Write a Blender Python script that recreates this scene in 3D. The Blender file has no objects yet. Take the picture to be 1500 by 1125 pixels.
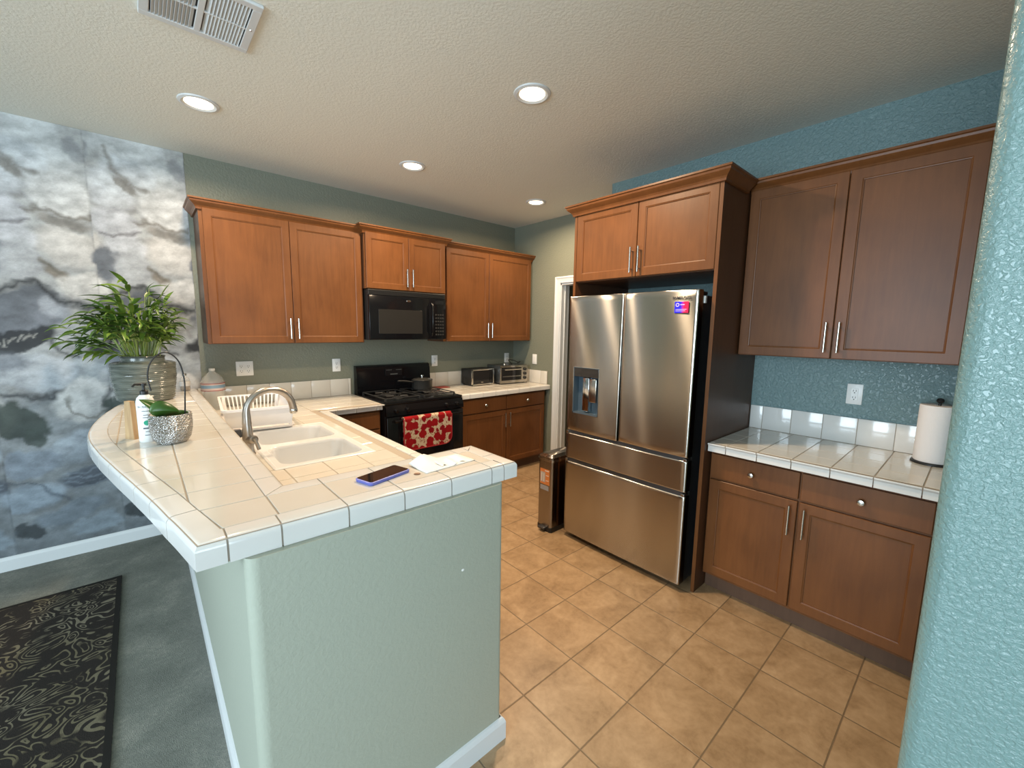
import bpy, bmesh, math, random
import numpy as np
from mathutils import Vector, Matrix
random.seed(7)
PI = math.pi
scene = bpy.context.scene
C = scene.collection

# ------------------------------------------------------------------ camera
cam = bpy.data.cameras.new('camera')
cam_o = bpy.data.objects.new('camera', cam); C.objects.link(cam_o)
yaw, pit, rol = math.radians(41.649), math.radians(-7.504), math.radians(0.806)
F = Vector((math.sin(yaw)*math.cos(pit), math.cos(yaw)*math.cos(pit), math.sin(pit)))
R0 = Vector((math.cos(yaw), -math.sin(yaw), 0)); U0 = R0.cross(F)
Rv = math.cos(rol)*R0 + math.sin(rol)*U0; Uv = -math.sin(rol)*R0 + math.cos(rol)*U0
mw = Matrix((Rv, Uv, -F)).transposed().to_4x4(); mw.translation = (-3.4864, -3.9062, 1.5433)
cam_o.matrix_world = mw
cam.sensor_width = 36; cam.lens = 36*612.84/1500; cam.clip_start = 0.02
scene.camera = cam_o
scene.view_settings.view_transform = 'Standard'; scene.view_settings.look = 'None'
scene.view_settings.gamma = 1; scene.view_settings.use_curve_mapping = False
scene.view_settings.exposure = 0.0

# ------------------------------------------------------------------ world and daylight
w = bpy.data.worlds.new('world'); scene.world = w; w.use_nodes = True
w.node_tree.nodes['Background'].inputs[0].default_value = (0.62, 0.8, 1, 1)
w.node_tree.nodes['Background'].inputs[1].default_value = 1.0
def area(name, loc, rot, sx, sy, power, color):
    l = bpy.data.lights.new(name, 'AREA'); l.shape = 'RECTANGLE'; l.size = sx; l.size_y = sy
    l.energy = power; l.color = color
    o = bpy.data.objects.new(name, l); C.objects.link(o); o.location = loc; o.rotation_euler = rot
    return o
H = 2.744                      # ceiling height
DAY = (0.72, 0.88, 1.0)
# daylight entering through the two window openings (left wall and rear wall)
area('window_daylight', (-7.38, -3.6, 1.45), (0, -PI/2, 0), 2.1, 2.6, 250, DAY)
area('window_daylight', (-4.3, -8.08, 1.25), (PI/2, 0, 0), 3.0, 2.1, 150, DAY)
LAMPS = [(-3.144, -0.913), (-1.855, -0.917), (-0.558, -0.92), (-1.877, -2.222)]
LAMP_POWER = (22, 22, 22, 36); WARM = (1.0, 0.75, 0.50)

# ------------------------------------------------------------------ helpers
class MB:
    def __init__(s): s.v = []; s.f = []; s.m = []
    def add(s, vs, fs, mi=0):
        n = len(s.v); s.v += [tuple(v) for v in vs]; s.f += [tuple(i+n for i in f) for f in fs]; s.m += [mi]*len(fs); return s
    def box(s, x0, x1, y0, y1, z0, z1, b=0, mi=0, seg=2):
        x0, x1 = sorted((x0, x1)); y0, y1 = sorted((y0, y1)); z0, z1 = sorted((z0, z1))
        if b <= 0:
            vs = [(x0,y0,z0),(x1,y0,z0),(x1,y1,z0),(x0,y1,z0),(x0,y0,z1),(x1,y0,z1),(x1,y1,z1),(x0,y1,z1)]
            return s.add(vs, [(0,3,2,1),(4,5,6,7),(0,1,5,4),(1,2,6,5),(2,3,7,6),(3,0,4,7)], mi)
        bm = bmesh.new(); bmesh.ops.create_cube(bm, size=1)
        for v in bm.verts: v.co = Vector(((x0+x1)/2+v.co.x*(x1-x0), (y0+y1)/2+v.co.y*(y1-y0), (z0+z1)/2+v.co.z*(z1-z0)))
        bmesh.ops.bevel(bm, geom=bm.edges[:], offset=b, segments=seg, profile=0.5, affect='EDGES')
        return s.bm(bm, mi)
    def bm(s, bm, mi=0, mat=None):
        bm.verts.index_update()
        vs = [(mat @ v.co if mat else v.co.copy()) for v in bm.verts]
        fs = [[v.index for v in f.verts] for f in bm.faces]; bm.free()
        return s.add(vs, fs, mi)
    def wire(s, pts, r, n=8, k=6):
        P = [Vector(p) for p in pts]; P = [2*P[0]-P[1]]+P+[2*P[-1]-P[-2]]; out = []
        for i in range(1, len(P)-2):
            for j in range(k):
                t = j/k; a, b, c, d = P[i-1:i+3]
                out.append(.5*((2*b)+(c-a)*t+(2*a-5*b+4*c-d)*t*t+(3*b-a-3*c+d)*t**3))
        return s.tube(out+[P[-2]], r, n)
    def lathe(s, prof, c=(0,0,0), n=32, mi=0, sx=1, sy=1, cap=True):
        vs = []; fs = []
        for r, z in prof:
            for k in range(n):
                a = 2*PI*k/n; vs.append((c[0]+r*math.cos(a)*sx, c[1]+r*math.sin(a)*sy, c[2]+z))
        for i in range(len(prof)-1):
            for k in range(n):
                k2 = (k+1) % n; fs.append((i*n+k, i*n+k2, (i+1)*n+k2, (i+1)*n+k))
        if cap:
            fs.append(tuple(range(n))[::-1]); fs.append(tuple((len(prof)-1)*n+k for k in range(n)))
        return s.add(vs, fs, mi)
    def tube(s, pts, r, n=10, mi=0, cap=True):
        pts = [Vector(p) for p in pts]; rs = r if isinstance(r, (list, tuple)) else [r]*len(pts)
        vs = []; fs = []; up = None
        for i, p in enumerate(pts):
            d = (pts[min(i+1, len(pts)-1)]-pts[max(i-1, 0)]).normalized()
            if up is None: up = Vector((0,0,1)) if abs(d.z) < .9 else Vector((1,0,0))
            a = d.cross(up).normalized(); b = a.cross(d).normalized(); up = b
            for k in range(n):
                t = 2*PI*k/n; vs.append(p+(a*math.cos(t)+b*math.sin(t))*rs[i])
        for i in range(len(pts)-1):
            for k in range(n):
                k2 = (k+1) % n; fs.append((i*n+k, i*n+k2, (i+1)*n+k2, (i+1)*n+k))
        if cap:
            fs.append(tuple(range(n))[::-1]); fs.append(tuple((len(pts)-1)*n+k for k in range(n)))
        return s.add(vs, fs, mi)
    def prism(s, poly, z0, z1, mi=0):
        n = len(poly); vs = [(x,y,z0) for x,y in poly]+[(x,y,z1) for x,y in poly]
        fs = [tuple(range(n))[::-1], tuple(range(n, 2*n))]+[(i, (i+1) % n, n+(i+1) % n, n+i) for i in range(n)]
        return s.add(vs, fs, mi)
    def sweep(s, path, prof, mi=0, norms=None):
        """profile (d outward to the right of travel, z) along an xy path, mitred"""
        n = len(path); m = len(prof); N = norms or miters(path); vs = []; fs = []
        for i, (x, y) in enumerate(path):
            for d, z in prof: vs.append((x+N[i][0]*d, y+N[i][1]*d, z))
        for i in range(n-1):
            for k in range(m):
                k2 = (k+1) % m; fs.append((i*m+k, (i+1)*m+k, (i+1)*m+k2, i*m+k2))
        fs.append(tuple(range(m))); fs.append(tuple((n-1)*m+k for k in range(m))[::-1])
        return s.add(vs, fs, mi)
    def xf(s, M):
        s.v = [tuple(M @ Vector(v)) for v in s.v]; return s
    def build(s, name, mats, parent=None, smooth=False, loc=None):
        me = bpy.data.meshes.new(name); me.from_pydata(s.v, [], s.f)
        mats = mats if isinstance(mats, (list, tuple)) else [mats]
        for m in mats: me.materials.append(m)
        if len(mats) > 1:
            for p, mi in zip(me.polygons, s.m): p.material_index = mi
        bm = bmesh.new(); bm.from_mesh(me); bmesh.ops.recalc_face_normals(bm, faces=bm.faces[:]); bm.to_mesh(me); bm.free()
        if smooth:
            for p in me.polygons: p.use_smooth = True
            try: me.set_sharp_from_angle(angle=math.radians(smooth if smooth is not True else 40))
            except Exception: pass
        o = bpy.data.objects.new(name, me); C.objects.link(o)
        if parent: o.parent = parent
        if loc: o.location = loc
        return o
def miters(path):
    n = len(path); out = []
    for i in range(n):
        ds = []
        if i > 0: ds.append((Vector(path[i])-Vector(path[i-1])).normalized())
        if i < n-1: ds.append((Vector(path[i+1])-Vector(path[i])).normalized())
        ns = [Vector((d.y, -d.x)) for d in ds]
        if len(ns) == 1: out.append(ns[0])
        else:
            b = (ns[0]+ns[1]).normalized(); out.append(b/max(.3, b.dot(ns[0])))
    return out
def thing(name, label, cat, loc=(0,0,0), rz=0, group=None):
    o = bpy.data.objects.new(name, None); C.objects.link(o); o.empty_display_size = .1
    o.location = loc; o.rotation_euler = (0,0,rz); o['label'] = label; o['category'] = cat
    if group: o['group'] = group
    return o
def tag(o, label, cat, group=None):
    o['label'] = label; o['category'] = cat
    if group: o['group'] = group
    return o
def struct(o, label=None):
    o['kind'] = 'structure'
    if label: o['label'] = label
    return o
def text_mb(txt, size, ex=0.0004, bold=0):
    cu = bpy.data.curves.new('t', 'FONT'); cu.body = txt; cu.size = size; cu.extrude = ex; cu.align_x = 'CENTER'; cu.offset = bold
    o = bpy.data.objects.new('t', cu); C.objects.link(o); bpy.context.view_layer.update()
    me = bpy.data.meshes.new_from_object(o.evaluated_get(bpy.context.evaluated_depsgraph_get()))
    vs = [v.co.copy() for v in me.vertices]; fs = [tuple(p.vertices) for p in me.polygons]
    bpy.data.objects.remove(o); bpy.data.meshes.remove(me); bpy.data.curves.remove(cu)
    return MB().add(vs, fs)

# ------------------------------------------------------------------ materials
def mat(name, col, rough=.5, metal=0, spec=.5, **k):
    m = bpy.data.materials.new(name); m.use_nodes = True
    b = m.node_tree.nodes['Principled BSDF']
    b.inputs['Base Color'].default_value = (*col, 1); b.inputs['Roughness'].default_value = rough
    b.inputs['Metallic'].default_value = metal; b.inputs['Specular IOR Level'].default_value = spec
    for a, v in k.items(): b.inputs[a.replace('_', ' ')].default_value = v
    return m
def nd(m, t, **k):
    n = m.node_tree.nodes.new(t)
    for a, v in k.items(): setattr(n, a, v)
    return n
def lk(m, a, b): m.node_tree.links.new(a, b)
def bs(m): return m.node_tree.nodes['Principled BSDF']
def coords(m, scale=(1,1,1), obj=True):
    tc = nd(m, 'ShaderNodeTexCoord'); mp = nd(m, 'ShaderNodeMapping'); mp.inputs['Scale'].default_value = scale
    lk(m, tc.outputs['Object' if obj else 'Generated'], mp.inputs[0]); return mp.outputs[0]
def noise(m, vec, scale, detail=3, rough=.5, dist=0):
    n = nd(m, 'ShaderNodeTexNoise'); n.inputs['Scale'].default_value = scale; n.inputs['Detail'].default_value = detail
    n.inputs['Roughness'].default_value = rough; n.inputs['Distortion'].default_value = dist; lk(m, vec, n.inputs['Vector']); return n.outputs[0]
def ramp(m, fac, stops):
    r = nd(m, 'ShaderNodeValToRGB'); e = r.color_ramp.elements
    while len(e) < len(stops): e.new(.5)
    for i, (p, c) in enumerate(stops): e[i].position = p; e[i].color = (*c, 1) if len(c) == 3 else c
    lk(m, fac, r.inputs[0]); return r.outputs[0]
def bump(m, h, strength, dist):
    b = nd(m, 'ShaderNodeBump'); b.inputs['Strength'].default_value = strength; b.inputs['Distance'].default_value = dist
    lk(m, h, b.inputs['Height']); lk(m, b.outputs[0], bs(m).inputs['Normal']); return b
def mixc(m, fac, a, b, blend='MIX'):
    x = nd(m, 'ShaderNodeMix', data_type='RGBA', blend_type=blend)
    for s, v in ((0, fac), (6, a), (7, b)):
        if isinstance(v, (int, float)): x.inputs[s].default_value = v
        elif isinstance(v, tuple): x.inputs[s].default_value = (*v, 1)
        else: lk(m, v, x.inputs[s])
    return x.outputs[2]
def math_n(m, op, a, b=None):
    x = nd(m, 'ShaderNodeMath', operation=op)
    for i, v in enumerate((a, b)):
        if v is None: continue
        if isinstance(v, (int, float)): x.inputs[i].default_value = v
        else: lk(m, v, x.inputs[i])
    return x.outputs[0]

def paint(name, col, rough, nscale, strength, dist=.002):
    m = mat(name, col, rough)
    v = coords(m); n = noise(m, v, nscale, 3, .55, .3)
    h = ramp(m, n, [(.38, (0,0,0)), (.62, (1,1,1))])
    bump(m, h, strength, dist); return m
M = {}
PAINT = (0.165, 0.255, 0.26)
M['paint'] = paint('sage_grey_paint', (.19,.20,.152), .45, 60, .5, .002)
M['paint_recess'] = paint('teal_paint', PAINT, .36, 62, .9, .003)
M['paint_smooth'] = paint('teal_grey_paint_smooth', (0.36, .385, .315), .5, 75, .22, .0015)
M['ceiling'] = paint('ceiling_paint', (0.74, 0.73, 0.65), .8, 85, .35, .002)
M['white_trim'] = mat('white_trim', (.62, .64, .64), .4)
M['white'] = mat('white_plastic', (.80, .80, .78), .35)
M['dark'] = mat('dark_void', (.015, .015, .015), .6)
M['black'] = mat('black_enamel', (.006, .006, .007), .12, spec=.3)
M['black_matte'] = mat('black_matte', (.012, .012, .012), .45)
M['iron'] = mat('cast_iron', (.02, .02, .02), .5)
M['glass_dark'] = mat('dark_glass', (.012, .012, .013), .05)
M['chrome'] = mat('satin_nickel', (.62, .60, .56), .22, 1)
M['faucet'] = mat('brushed_nickel', (.46, .42, .38), .33, 1)
M['grout'] = mat('grout', (.36, .31, .25), .9)
def tile_mat(name, col):
    m = mat(name, col, .13); v = coords(m)
    n = noise(m, v, 5, 2); c = ramp(m, n, [(.3, tuple(x*.95 for x in col)), (.7, col)]); lk(m, c, bs(m).inputs['Base Color'])
    n2 = noise(m, v, 14, 2); bump(m, n2, .12, .002); bs(m).inputs['Coat Weight'].default_value = .3; return m
M['tile'] = tile_mat('ivory_glazed_tile', (.68, .645, .575))
M['tile_cap'] = tile_mat('white_glazed_tile', (.72, .71, .68))
M['sink'] = mat('white_enamel', (.68, .685, .69), .14)
def wood(name, c1, c2, rough=.40):
    m = mat(name, c1, rough); v = coords(m, (14, 14, 1.3))
    n = noise(m, v, 3.0, 6, .6, .6); v2 = coords(m, (1.4, 1.4, 1.1)); n2 = noise(m, v2, 3.2, 3, .5)
    f = math_n(m, 'ADD', math_n(m, 'MULTIPLY', n, .45), math_n(m, 'MULTIPLY', n2, .55))
    c = ramp(m, f, [(.35, c1), (.65, c2)]); lk(m, c, bs(m).inputs['Base Color'])
    bs(m).inputs['Coat Weight'].default_value = .08; bs(m).inputs['Coat Roughness'].default_value = .3; bs(m).inputs['Specular IOR Level'].default_value = .28
    return m
M['wood'] = wood('maple_stain', (.115, .041, .0115), (.170, .063, .0185))
M['wood_side'] = wood('cabinet_side_laminate', (.075, .032, .015), (.10, .044, .021), .4)
M['toekick'] = wood('toe_kick', (.085, .046, .028), (.12, .066, .04), .6)
def steel(name, col=(.43, .41, .375), rough=.18, a=.68):
    """horizontally brushed steel: sharp sideways, stretched up and down"""
    m = mat(name, col, rough, 1); gl = nd(m, 'ShaderNodeBsdfAnisotropic'); gl.distribution = 'GGX'
    gl.inputs['Color'].default_value = (*col, 1); gl.inputs['Roughness'].default_value = rough; gl.inputs['Anisotropy'].default_value = a
    t = nd(m, 'ShaderNodeTangent'); t.direction_type = 'RADIAL'; t.axis = 'Z'; lk(m, t.outputs[0], gl.inputs['Tangent'])
    out = [n for n in m.node_tree.nodes if n.type == 'OUTPUT_MATERIAL'][0]; 
    g2 = nd(m, 'ShaderNodeBsdfAnisotropic'); g2.distribution = 'GGX'; g2.inputs['Color'].default_value = (*[min(1, c*1.3) for c in col], 1)
    g2.inputs['Roughness'].default_value = .20; g2.inputs['Anisotropy'].default_value = .78; lk(m, t.outputs[0], g2.inputs['Tangent'])
    mx = nd(m, 'ShaderNodeMixShader'); mx.inputs[0].default_value = .42; lk(m, gl.outputs[0], mx.inputs[1]); lk(m, g2.outputs[0], mx.inputs[2])
    lk(m, mx.outputs[0], out.inputs['Surface']); return m
M['steel'] = steel('stainless_steel')
M['steel_dark'] = mat('grey_appliance_side', (.10, .10, .105), .35, .6)

# floor tile
def floor_tile():
    m = mat('beige_floor_tile', (.5, .35, .2), .36)
    g = nd(m, 'ShaderNodeNewGeometry'); mp = nd(m, 'ShaderNodeMapping')
    P = .3065
    mp.inputs['Location'].default_value = (1.765/P, 3.07/P, 0); mp.inputs['Scale'].default_value = (1/P, 1/P, 1)
    lk(m, g.outputs['Position'], mp.inputs[0])
    sp = nd(m, 'ShaderNodeSeparateXYZ'); lk(m, mp.outputs[0], sp.inputs[0])
    ds = []
    for k in (0, 1):
        fr = math_n(m, 'FRACT', sp.outputs[k]); ds.append(math_n(m, 'MINIMUM', fr, math_n(m, 'SUBTRACT', 1.0, fr)))
    d = math_n(m, 'MINIMUM', ds[0], ds[1])
    line = ramp(m, d, [(.006, (1,1,1)), (.012, (0,0,0))])
    wn = nd(m, 'ShaderNodeTexWhiteNoise', noise_dimensions='2D'); fl = nd(m, 'ShaderNodeVectorMath', operation='FLOOR')
    lk(m, mp.outputs[0], fl.inputs[0]); lk(m, fl.outputs[0], wn.inputs['Vector'])
    add = nd(m, 'ShaderNodeVectorMath', operation='MULTIPLY_ADD'); lk(m, wn.outputs['Color'], add.inputs[0]); add.inputs[1].default_value = (8,8,8); lk(m, g.outputs['Position'], add.inputs[2])
    n = noise(m, add.outputs[0], 7, 6, .62, .7); n2 = noise(m, add.outputs[0], 38, 4, .6)
    f = math_n(m, 'ADD', math_n(m, 'MULTIPLY', n, .7), math_n(m, 'MULTIPLY', n2, .3))
    c = ramp(m, f, [(.33, (.25, .155, .078)), (.5, (.36, .235, .128)), (.68, (.46, .315, .185))])
    c = mixc(m, line, c, (.17, .115, .065)); lk(m, c, bs(m).inputs['Base Color'])
    h = math_n(m, 'SUBTRACT', math_n(m, 'MULTIPLY', f, .25), math_n(m, 'MULTIPLY', line, 1.0)); bump(m, h, .5, .003)
    return m
M['floor_tile'] = floor_tile()
def carpet():
    m = mat('grey_carpet', (.08, .085, .08), .95, spec=.1); v = coords(m)
    n = noise(m, v, 4.5, 5, .6, .3); n2 = noise(m, v, 260, 2); n3 = noise(m, v, 70, 3, .7)
    f = math_n(m, 'ADD', math_n(m, 'ADD', math_n(m, 'MULTIPLY', n, .5), math_n(m, 'MULTIPLY', n2, .2)), math_n(m, 'MULTIPLY', n3, .3))
    c = ramp(m, f, [(.36, (.13, .135, .12)), (.52, (.20, .205, .18)), (.66, (.32, .31, .27))]); lk(m, c, bs(m).inputs['Base Color'])
    bump(m, n2, .7, .004); return m
M['carpet'] = carpet()
def rugmat():
    m = mat('scroll_rug', (.02, .02, .02), .95, spec=.1); v = coords(m)
    nz = nd(m, 'ShaderNodeTexNoise'); nz.inputs['Scale'].default_value = 6; nz.inputs['Detail'].default_value = 1; lk(m, v, nz.inputs['Vector'])
    ad = nd(m, 'ShaderNodeVectorMath', operation='MULTIPLY_ADD'); lk(m, nz.outputs['Color'], ad.inputs[0]); ad.inputs[1].default_value = (.2,.2,0); lk(m, v, ad.inputs[2])
    vo = nd(m, 'ShaderNodeTexVoronoi', feature='SMOOTH_F1'); vo.inputs['Scale'].default_value = 14; vo.inputs['Smoothness'].default_value = .25; lk(m, ad.outputs[0], vo.inputs['Vector'])
    s = math_n(m, 'SINE', math_n(m, 'MULTIPLY', vo.outputs['Distance'], 26.0))
    vo2 = nd(m, 'ShaderNodeTexVoronoi', feature='DISTANCE_TO_EDGE'); vo2.inputs['Scale'].default_value = 9; lk(m, ad.outputs[0], vo2.inputs['Vector'])
    a = ramp(m, s, [(.42, (0,0,0)), (.62, (1,1,1))]); b = ramp(m, noise(m, v, 9, 2), [(.40, (0,0,0)), (.5, (1,1,1))])
    f = math_n(m, 'MULTIPLY', a, b)
    n2 = noise(m, v, 300, 2)
    tan = ramp(m, noise(m, v, 3, 2), [(.35, (.17, .145, .09)), (.65, (.23, .205, .15))])
    c = mixc(m, f, (.034, .029, .026), tan); c = mixc(m, .35, c, ramp(m, n2, [(.3, (.3,.3,.3)), (.7, (1,1,1))]), 'MULTIPLY')
    lk(m, c, bs(m).inputs['Base Color']); bump(m, n2, .5, .003); return m
M['rug'] = rugmat()

# ------------------------------------------------------------------ the room
XL, YB = -7.5, -8.2           # left and rear walls of the adjoining living room
AX = -0.457                   # face of the recess wall behind the refrigerator
SY = -3.883                   # face of the stub wall at the right
struct(MB().box(XL, 0, 0, .12, 0, H).build('wall_back', M['paint']))
struct(MB().box(AX, 0.9, -1.716, SY-.2, 0, H).build('wall_right_recess', M['paint_recess']))
# right wall with the pantry doorway
DY0, DY1, DZ = -0.765, -1.62, 2.04
mb = MB().box(0, .12, 0.12, DY0, 0, H).box(0, .12, DY1, -1.716, 0, H).box(0, .12, DY0, DY1, DZ, H)
struct(mb.build('wall_right', M['paint']))
# pantry behind the doorway
mb = MB().box(.12, 1.1, -.3, -.36, 0, H).box(1.1, 1.16, -.3, -1.716, 0, H).box(.9, 1.16, -1.716, -1.8, 0, H)
struct(mb.build('wall_pantry', M['paint']))
# stub wall with rounded end, nearest the camera
SX = -2.6; r = .022; pts = []
for k in range(9):
    a = PI/2 + (PI/2)*k/8; pts.append((SX+r+r*math.cos(a), SY-r+r*math.sin(a)))
for k in range(9):
    a = PI + (PI/2)*k/8; pts.append((SX+r+r*math.cos(a), SY-.55+r+r*math.sin(a)))
pts += [(.9, SY-.55), (.9, SY)]
M['paint_near'] = paint('teal_grey_paint_orange_peel', (.165, .262, .25), .26, 135, .7, .0014)
struct(MB().prism(pts, 0, H).build('wall_near', M['paint_near'], smooth=30))
# rear and left walls with window openings
def wall_x(x0, x1, ya, yb, oy0, oy1, oz0, oz1):
    return MB().box(x0, x1, ya, oy0, 0, H).box(x0, x1, oy1, yb, 0, H).box(x0, x1, oy0, oy1, 0, oz0).box(x0, x1, oy0, oy1, oz1, H)
struct(wall_x(XL-.12, XL, YB, 0, -4.95, -2.25, .35, 2.5).build('wall_left', M['paint']))
mb = MB().box(XL, -5.85, YB-.12, YB, 0, H).box(-2.75, .9, YB-.12, YB, 0, H).box(-5.85, -2.75, YB-.12, YB, 0, .15).box(-5.85, -2.75, YB-.12, YB, 2.3, H)
struct(mb.build('wall_rear', M['paint']))
struct(MB().box(.9, 1.0, YB, SY-.2, 0, H).build('wall_far_right', M['paint']))
def window_frame(name, axis):
    mb = MB()
    if axis == 'x':
        for y in (-4.95, -3.62, -2.29): mb.box(XL-.09, XL-.03, y, y+.04, .35, 2.5)
        for z in (.35, 2.46): mb.box(XL-.09, XL-.03, -4.95, -2.25, z, z+.04)
    else:
        for x in (-5.85, -4.32, -2.79): mb.box(x, x+.04, YB-.09, YB-.03, .15, 2.3)
        for z in (.15, 2.26): mb.box(-5.85, -2.75, YB-.09, YB-.03, z, z+.04)
    struct(mb.build(name, M['white_trim']))
window_frame('window_1', 'x'); window_frame('window_2', 'y')
struct(MB().box(-3.30, 1.16, -3.9, 0.12, -.05, 0).box(-2.9, 1.16, YB, -3.9, -.05, 0).build('floor', M['floor_tile']))
struct(MB().box(XL, -3.30, YB, 0.12, -.05, 0).box(-3.3, -2.9, YB, -3.9, -.05, 0).build('floor', M['carpet']))
struct(MB().box(XL, 1.16, YB, .12, H, H+.05).build('ceiling', M['ceiling']))

# painted mural wallpaper on the left of the back wall
def wallpaper():
    x0, x1, st = -5.25, -3.155, .008
    nx = int((x1-x0)/st)+1; nz = int(2.64/st)+1
    X, Z = np.meshgrid(np.linspace(x0, x1, nx), np.linspace(.09, H-.001, nz))
    PW = .505; u = np.mod(X-(-3.66), PW)             # position within its strip
    rs = np.random.RandomState(3)
    def fbm(a, b, sc, oc=4):
        out = np.zeros_like(a); amp = 1; t = 0
        for o in range(oc):
            g = rs.rand(67, 67); aa = a*sc; bb = b*sc; ia = np.floor(aa).astype(int); ib = np.floor(bb).astype(int)
            fa = aa-ia; fb = bb-ib; fa = fa*fa*(3-2*fa); fb = fb*fb*(3-2*fb)
            G = lambda i, j: g[i % 67, j % 67]
            out += amp*((G(ia,ib)*(1-fa)+G(ia+1,ib)*fa)*(1-fb)+(G(ia,ib+1)*(1-fa)+G(ia+1,ib+1)*fa)*fb); t += amp; amp *= .55; sc *= 2.03
        return out/t
    wu = u+(fbm(u, Z, 6)-.5)*.10+(fbm(u, Z, 28, 3)-.5)*.03; wz = Z+(fbm(u, Z, 5)-.5)*.13+(fbm(u, Z, 30, 3)-.5)*.035
    fine = fbm(u*1.1+Z*.25, Z*1.7-u*.3, 14, 5); big = fbm(u, Z, 3.2, 3)
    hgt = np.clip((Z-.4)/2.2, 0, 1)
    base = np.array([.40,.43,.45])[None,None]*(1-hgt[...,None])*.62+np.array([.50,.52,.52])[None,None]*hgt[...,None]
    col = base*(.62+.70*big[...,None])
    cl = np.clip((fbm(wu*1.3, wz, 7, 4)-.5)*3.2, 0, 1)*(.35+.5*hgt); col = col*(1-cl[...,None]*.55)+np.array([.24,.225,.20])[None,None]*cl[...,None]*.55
    def blob(cu, cz, ru, rz, ang, c, a=1, soft=.25, shade=0):
        nonlocal col; soft = soft*.7
        for off in (-PW, 0, PW):
            du = wu-cu-off; dz = wz-cz; ca, sa = math.cos(ang), math.sin(ang)
            p = (du*ca+dz*sa)/ru; q = (-du*sa+dz*ca)/rz; d = np.sqrt(p*p+q*q)
            k = np.clip((1-d)/soft, 0, 1); k = (k*k*(3-2*k))*a
            cc = np.array(c)[None,None]*(1+shade*q[...,None])
            col = col*(1-k[...,None])+cc*k[...,None]
    def stroke(pts, wd, c, a=1):
        nonlocal col
        for off in (-PW, 0, PW):
            best = np.full(wu.shape, 9.)
            for (a0, b0), (a1, b1) in zip(pts[:-1], pts[1:]):
                dx, dy = a1-a0, b1-b0; t = np.clip(((wu-off-a0)*dx+(wz-b0)*dy)/(dx*dx+dy*dy), 0, 1)
                best = np.minimum(best, np.hypot(wu-off-a0-t*dx, wz-b0-t*dy))
            k = np.clip(1-best/(wd*(.5+fine)), 0, 1)**.8*a; col = col*(1-k[...,None])+np.array(c)[None,None]*k[...,None]
    LT, MD, DK, BR, BL, GN = (.66,.67,.66), (.24,.25,.26), (.012,.014,.017), (.15,.135,.11), (.125,.14,.165), (.045,.06,.05)
    def petal(cu, cz, ru, rz, ang, c, shade=.25):
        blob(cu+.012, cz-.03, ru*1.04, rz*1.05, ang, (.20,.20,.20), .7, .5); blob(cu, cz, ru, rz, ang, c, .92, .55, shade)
    for q in ((.36,2.33,.17,.13,.1,(.56,.59,.61)), (.12,2.36,.14,.10,-.3,(.55,.58,.61)), (.40,2.05,.17,.10,-.2,(.50,.49,.47)), (.14,2.01,.15,.09,.2,(.48,.50,.53)), (.45,1.80,.13,.09,.2,(.55,.55,.53)), (.42,1.50,.14,.11,0,(.38,.40,.42)), (.20,1.22,.2,.13,0,(.42,.44,.46)), (.36,.74,.19,.11,.1,(.34,.37,.39)), (.12,.45,.18,.1,0,(.30,.33,.36))): petal(*q)
    # upper white petals with brushed folds
    blob(.16, 2.50, .20, .15, .3, (.60,.64,.67), .7, .5); blob(.38, 2.33, .16, .16, 0, LT, .7, .5)
    blob(.17, 2.46, .13, .035, -.8, BR, .75, .8); blob(.46, 2.63, .06, .09, 0, MD, .75, .5)
    stroke([(.09,2.66),(.12,2.56),(.19,2.48),(.28,2.43)], .022, BR, .7)
    blob(.10, 2.17, .14, .14, .2, (.52,.54,.58), .8, .5)
    blob(.36, 2.17, .16, .045, -.08, (.23,.22,.20), .85, .7); stroke([(.20,2.19),(.30,2.24),(.40,2.21),(.50,2.22)], .018, BR, .8)
    blob(.40, 2.02, .20, .13, -.2, (.52,.51,.49), .8, .6)
    stroke([(.02,2.10),(.16,2.115),(.22,2.14)], .016, (.16,.16,.17), .9)
    blob(.05, 1.93, .07, .13, .2, BL, .95, .45); blob(.17, 1.90, .12, .14, .2, (.42,.44,.46), .85, .5)
    blob(.33, 1.87, .09, .045, -.5, (.20,.17,.13), .85, .8); stroke([(.26,1.91),(.33,1.90),(.38,1.83)], .02, BR, .9)
    blob(.45, 1.80, .12, .10, 0, (.56,.55,.53), .7, .6)
    # dark slate petal and crevice
    blob(.16, 1.62, .25, .15, .35, BL, .97, .35, -.45); blob(.30, 1.66, .10, .09, .5, (.34,.37,.41), .7, .6)
    stroke([(.0,1.70),(.10,1.77),(.22,1.78),(.34,1.70),(.48,1.665)], .028, DK, .95)
    blob(.10, 1.44, .22, .075, .45, DK, .97, .35)
    for k in range(6): stroke([(.02+k*.028,1.405+k*.012),(.032+k*.028,1.44+k*.012)], .009, (.32,.32,.30), .9)
    stroke([(.22,1.47),(.30,1.38),(.38,1.32)], .02, DK, .8)
    blob(.42, 1.50, .12, .12, 0, (.38,.41,.43), .8, .5); stroke([(.50,1.58),(.44,1.52),(.46,1.45)], .016, MD, .7)
    # large pale petals
    blob(.17, 1.23, .23, .15, -.15, (.43,.46,.49), .95, .4, .15); blob(.06, 1.30, .10, .10, .3, BL, .75, .7)
    stroke([(.0,1.09),(.15,1.075),(.28,1.10)], .02, DK, .85)
    blob(.38, 1.02, .17, .14, .1, (.55,.54,.52), .95, .35, .12); stroke([(.30,1.06),(.33,.98),(.40,.92),(.46,.95)], .016, BR, .8)
    stroke([(.50,1.08),(.47,1.00),(.50,.94),(.42,.88)], .018, DK, .8)
    # green-grey leaf and shaded lower petals
    blob(.08, .93, .15, .12, -.5, GN, .97, .3); blob(.15, .84, .05, .07, 0, GN, .9, .4)
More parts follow.
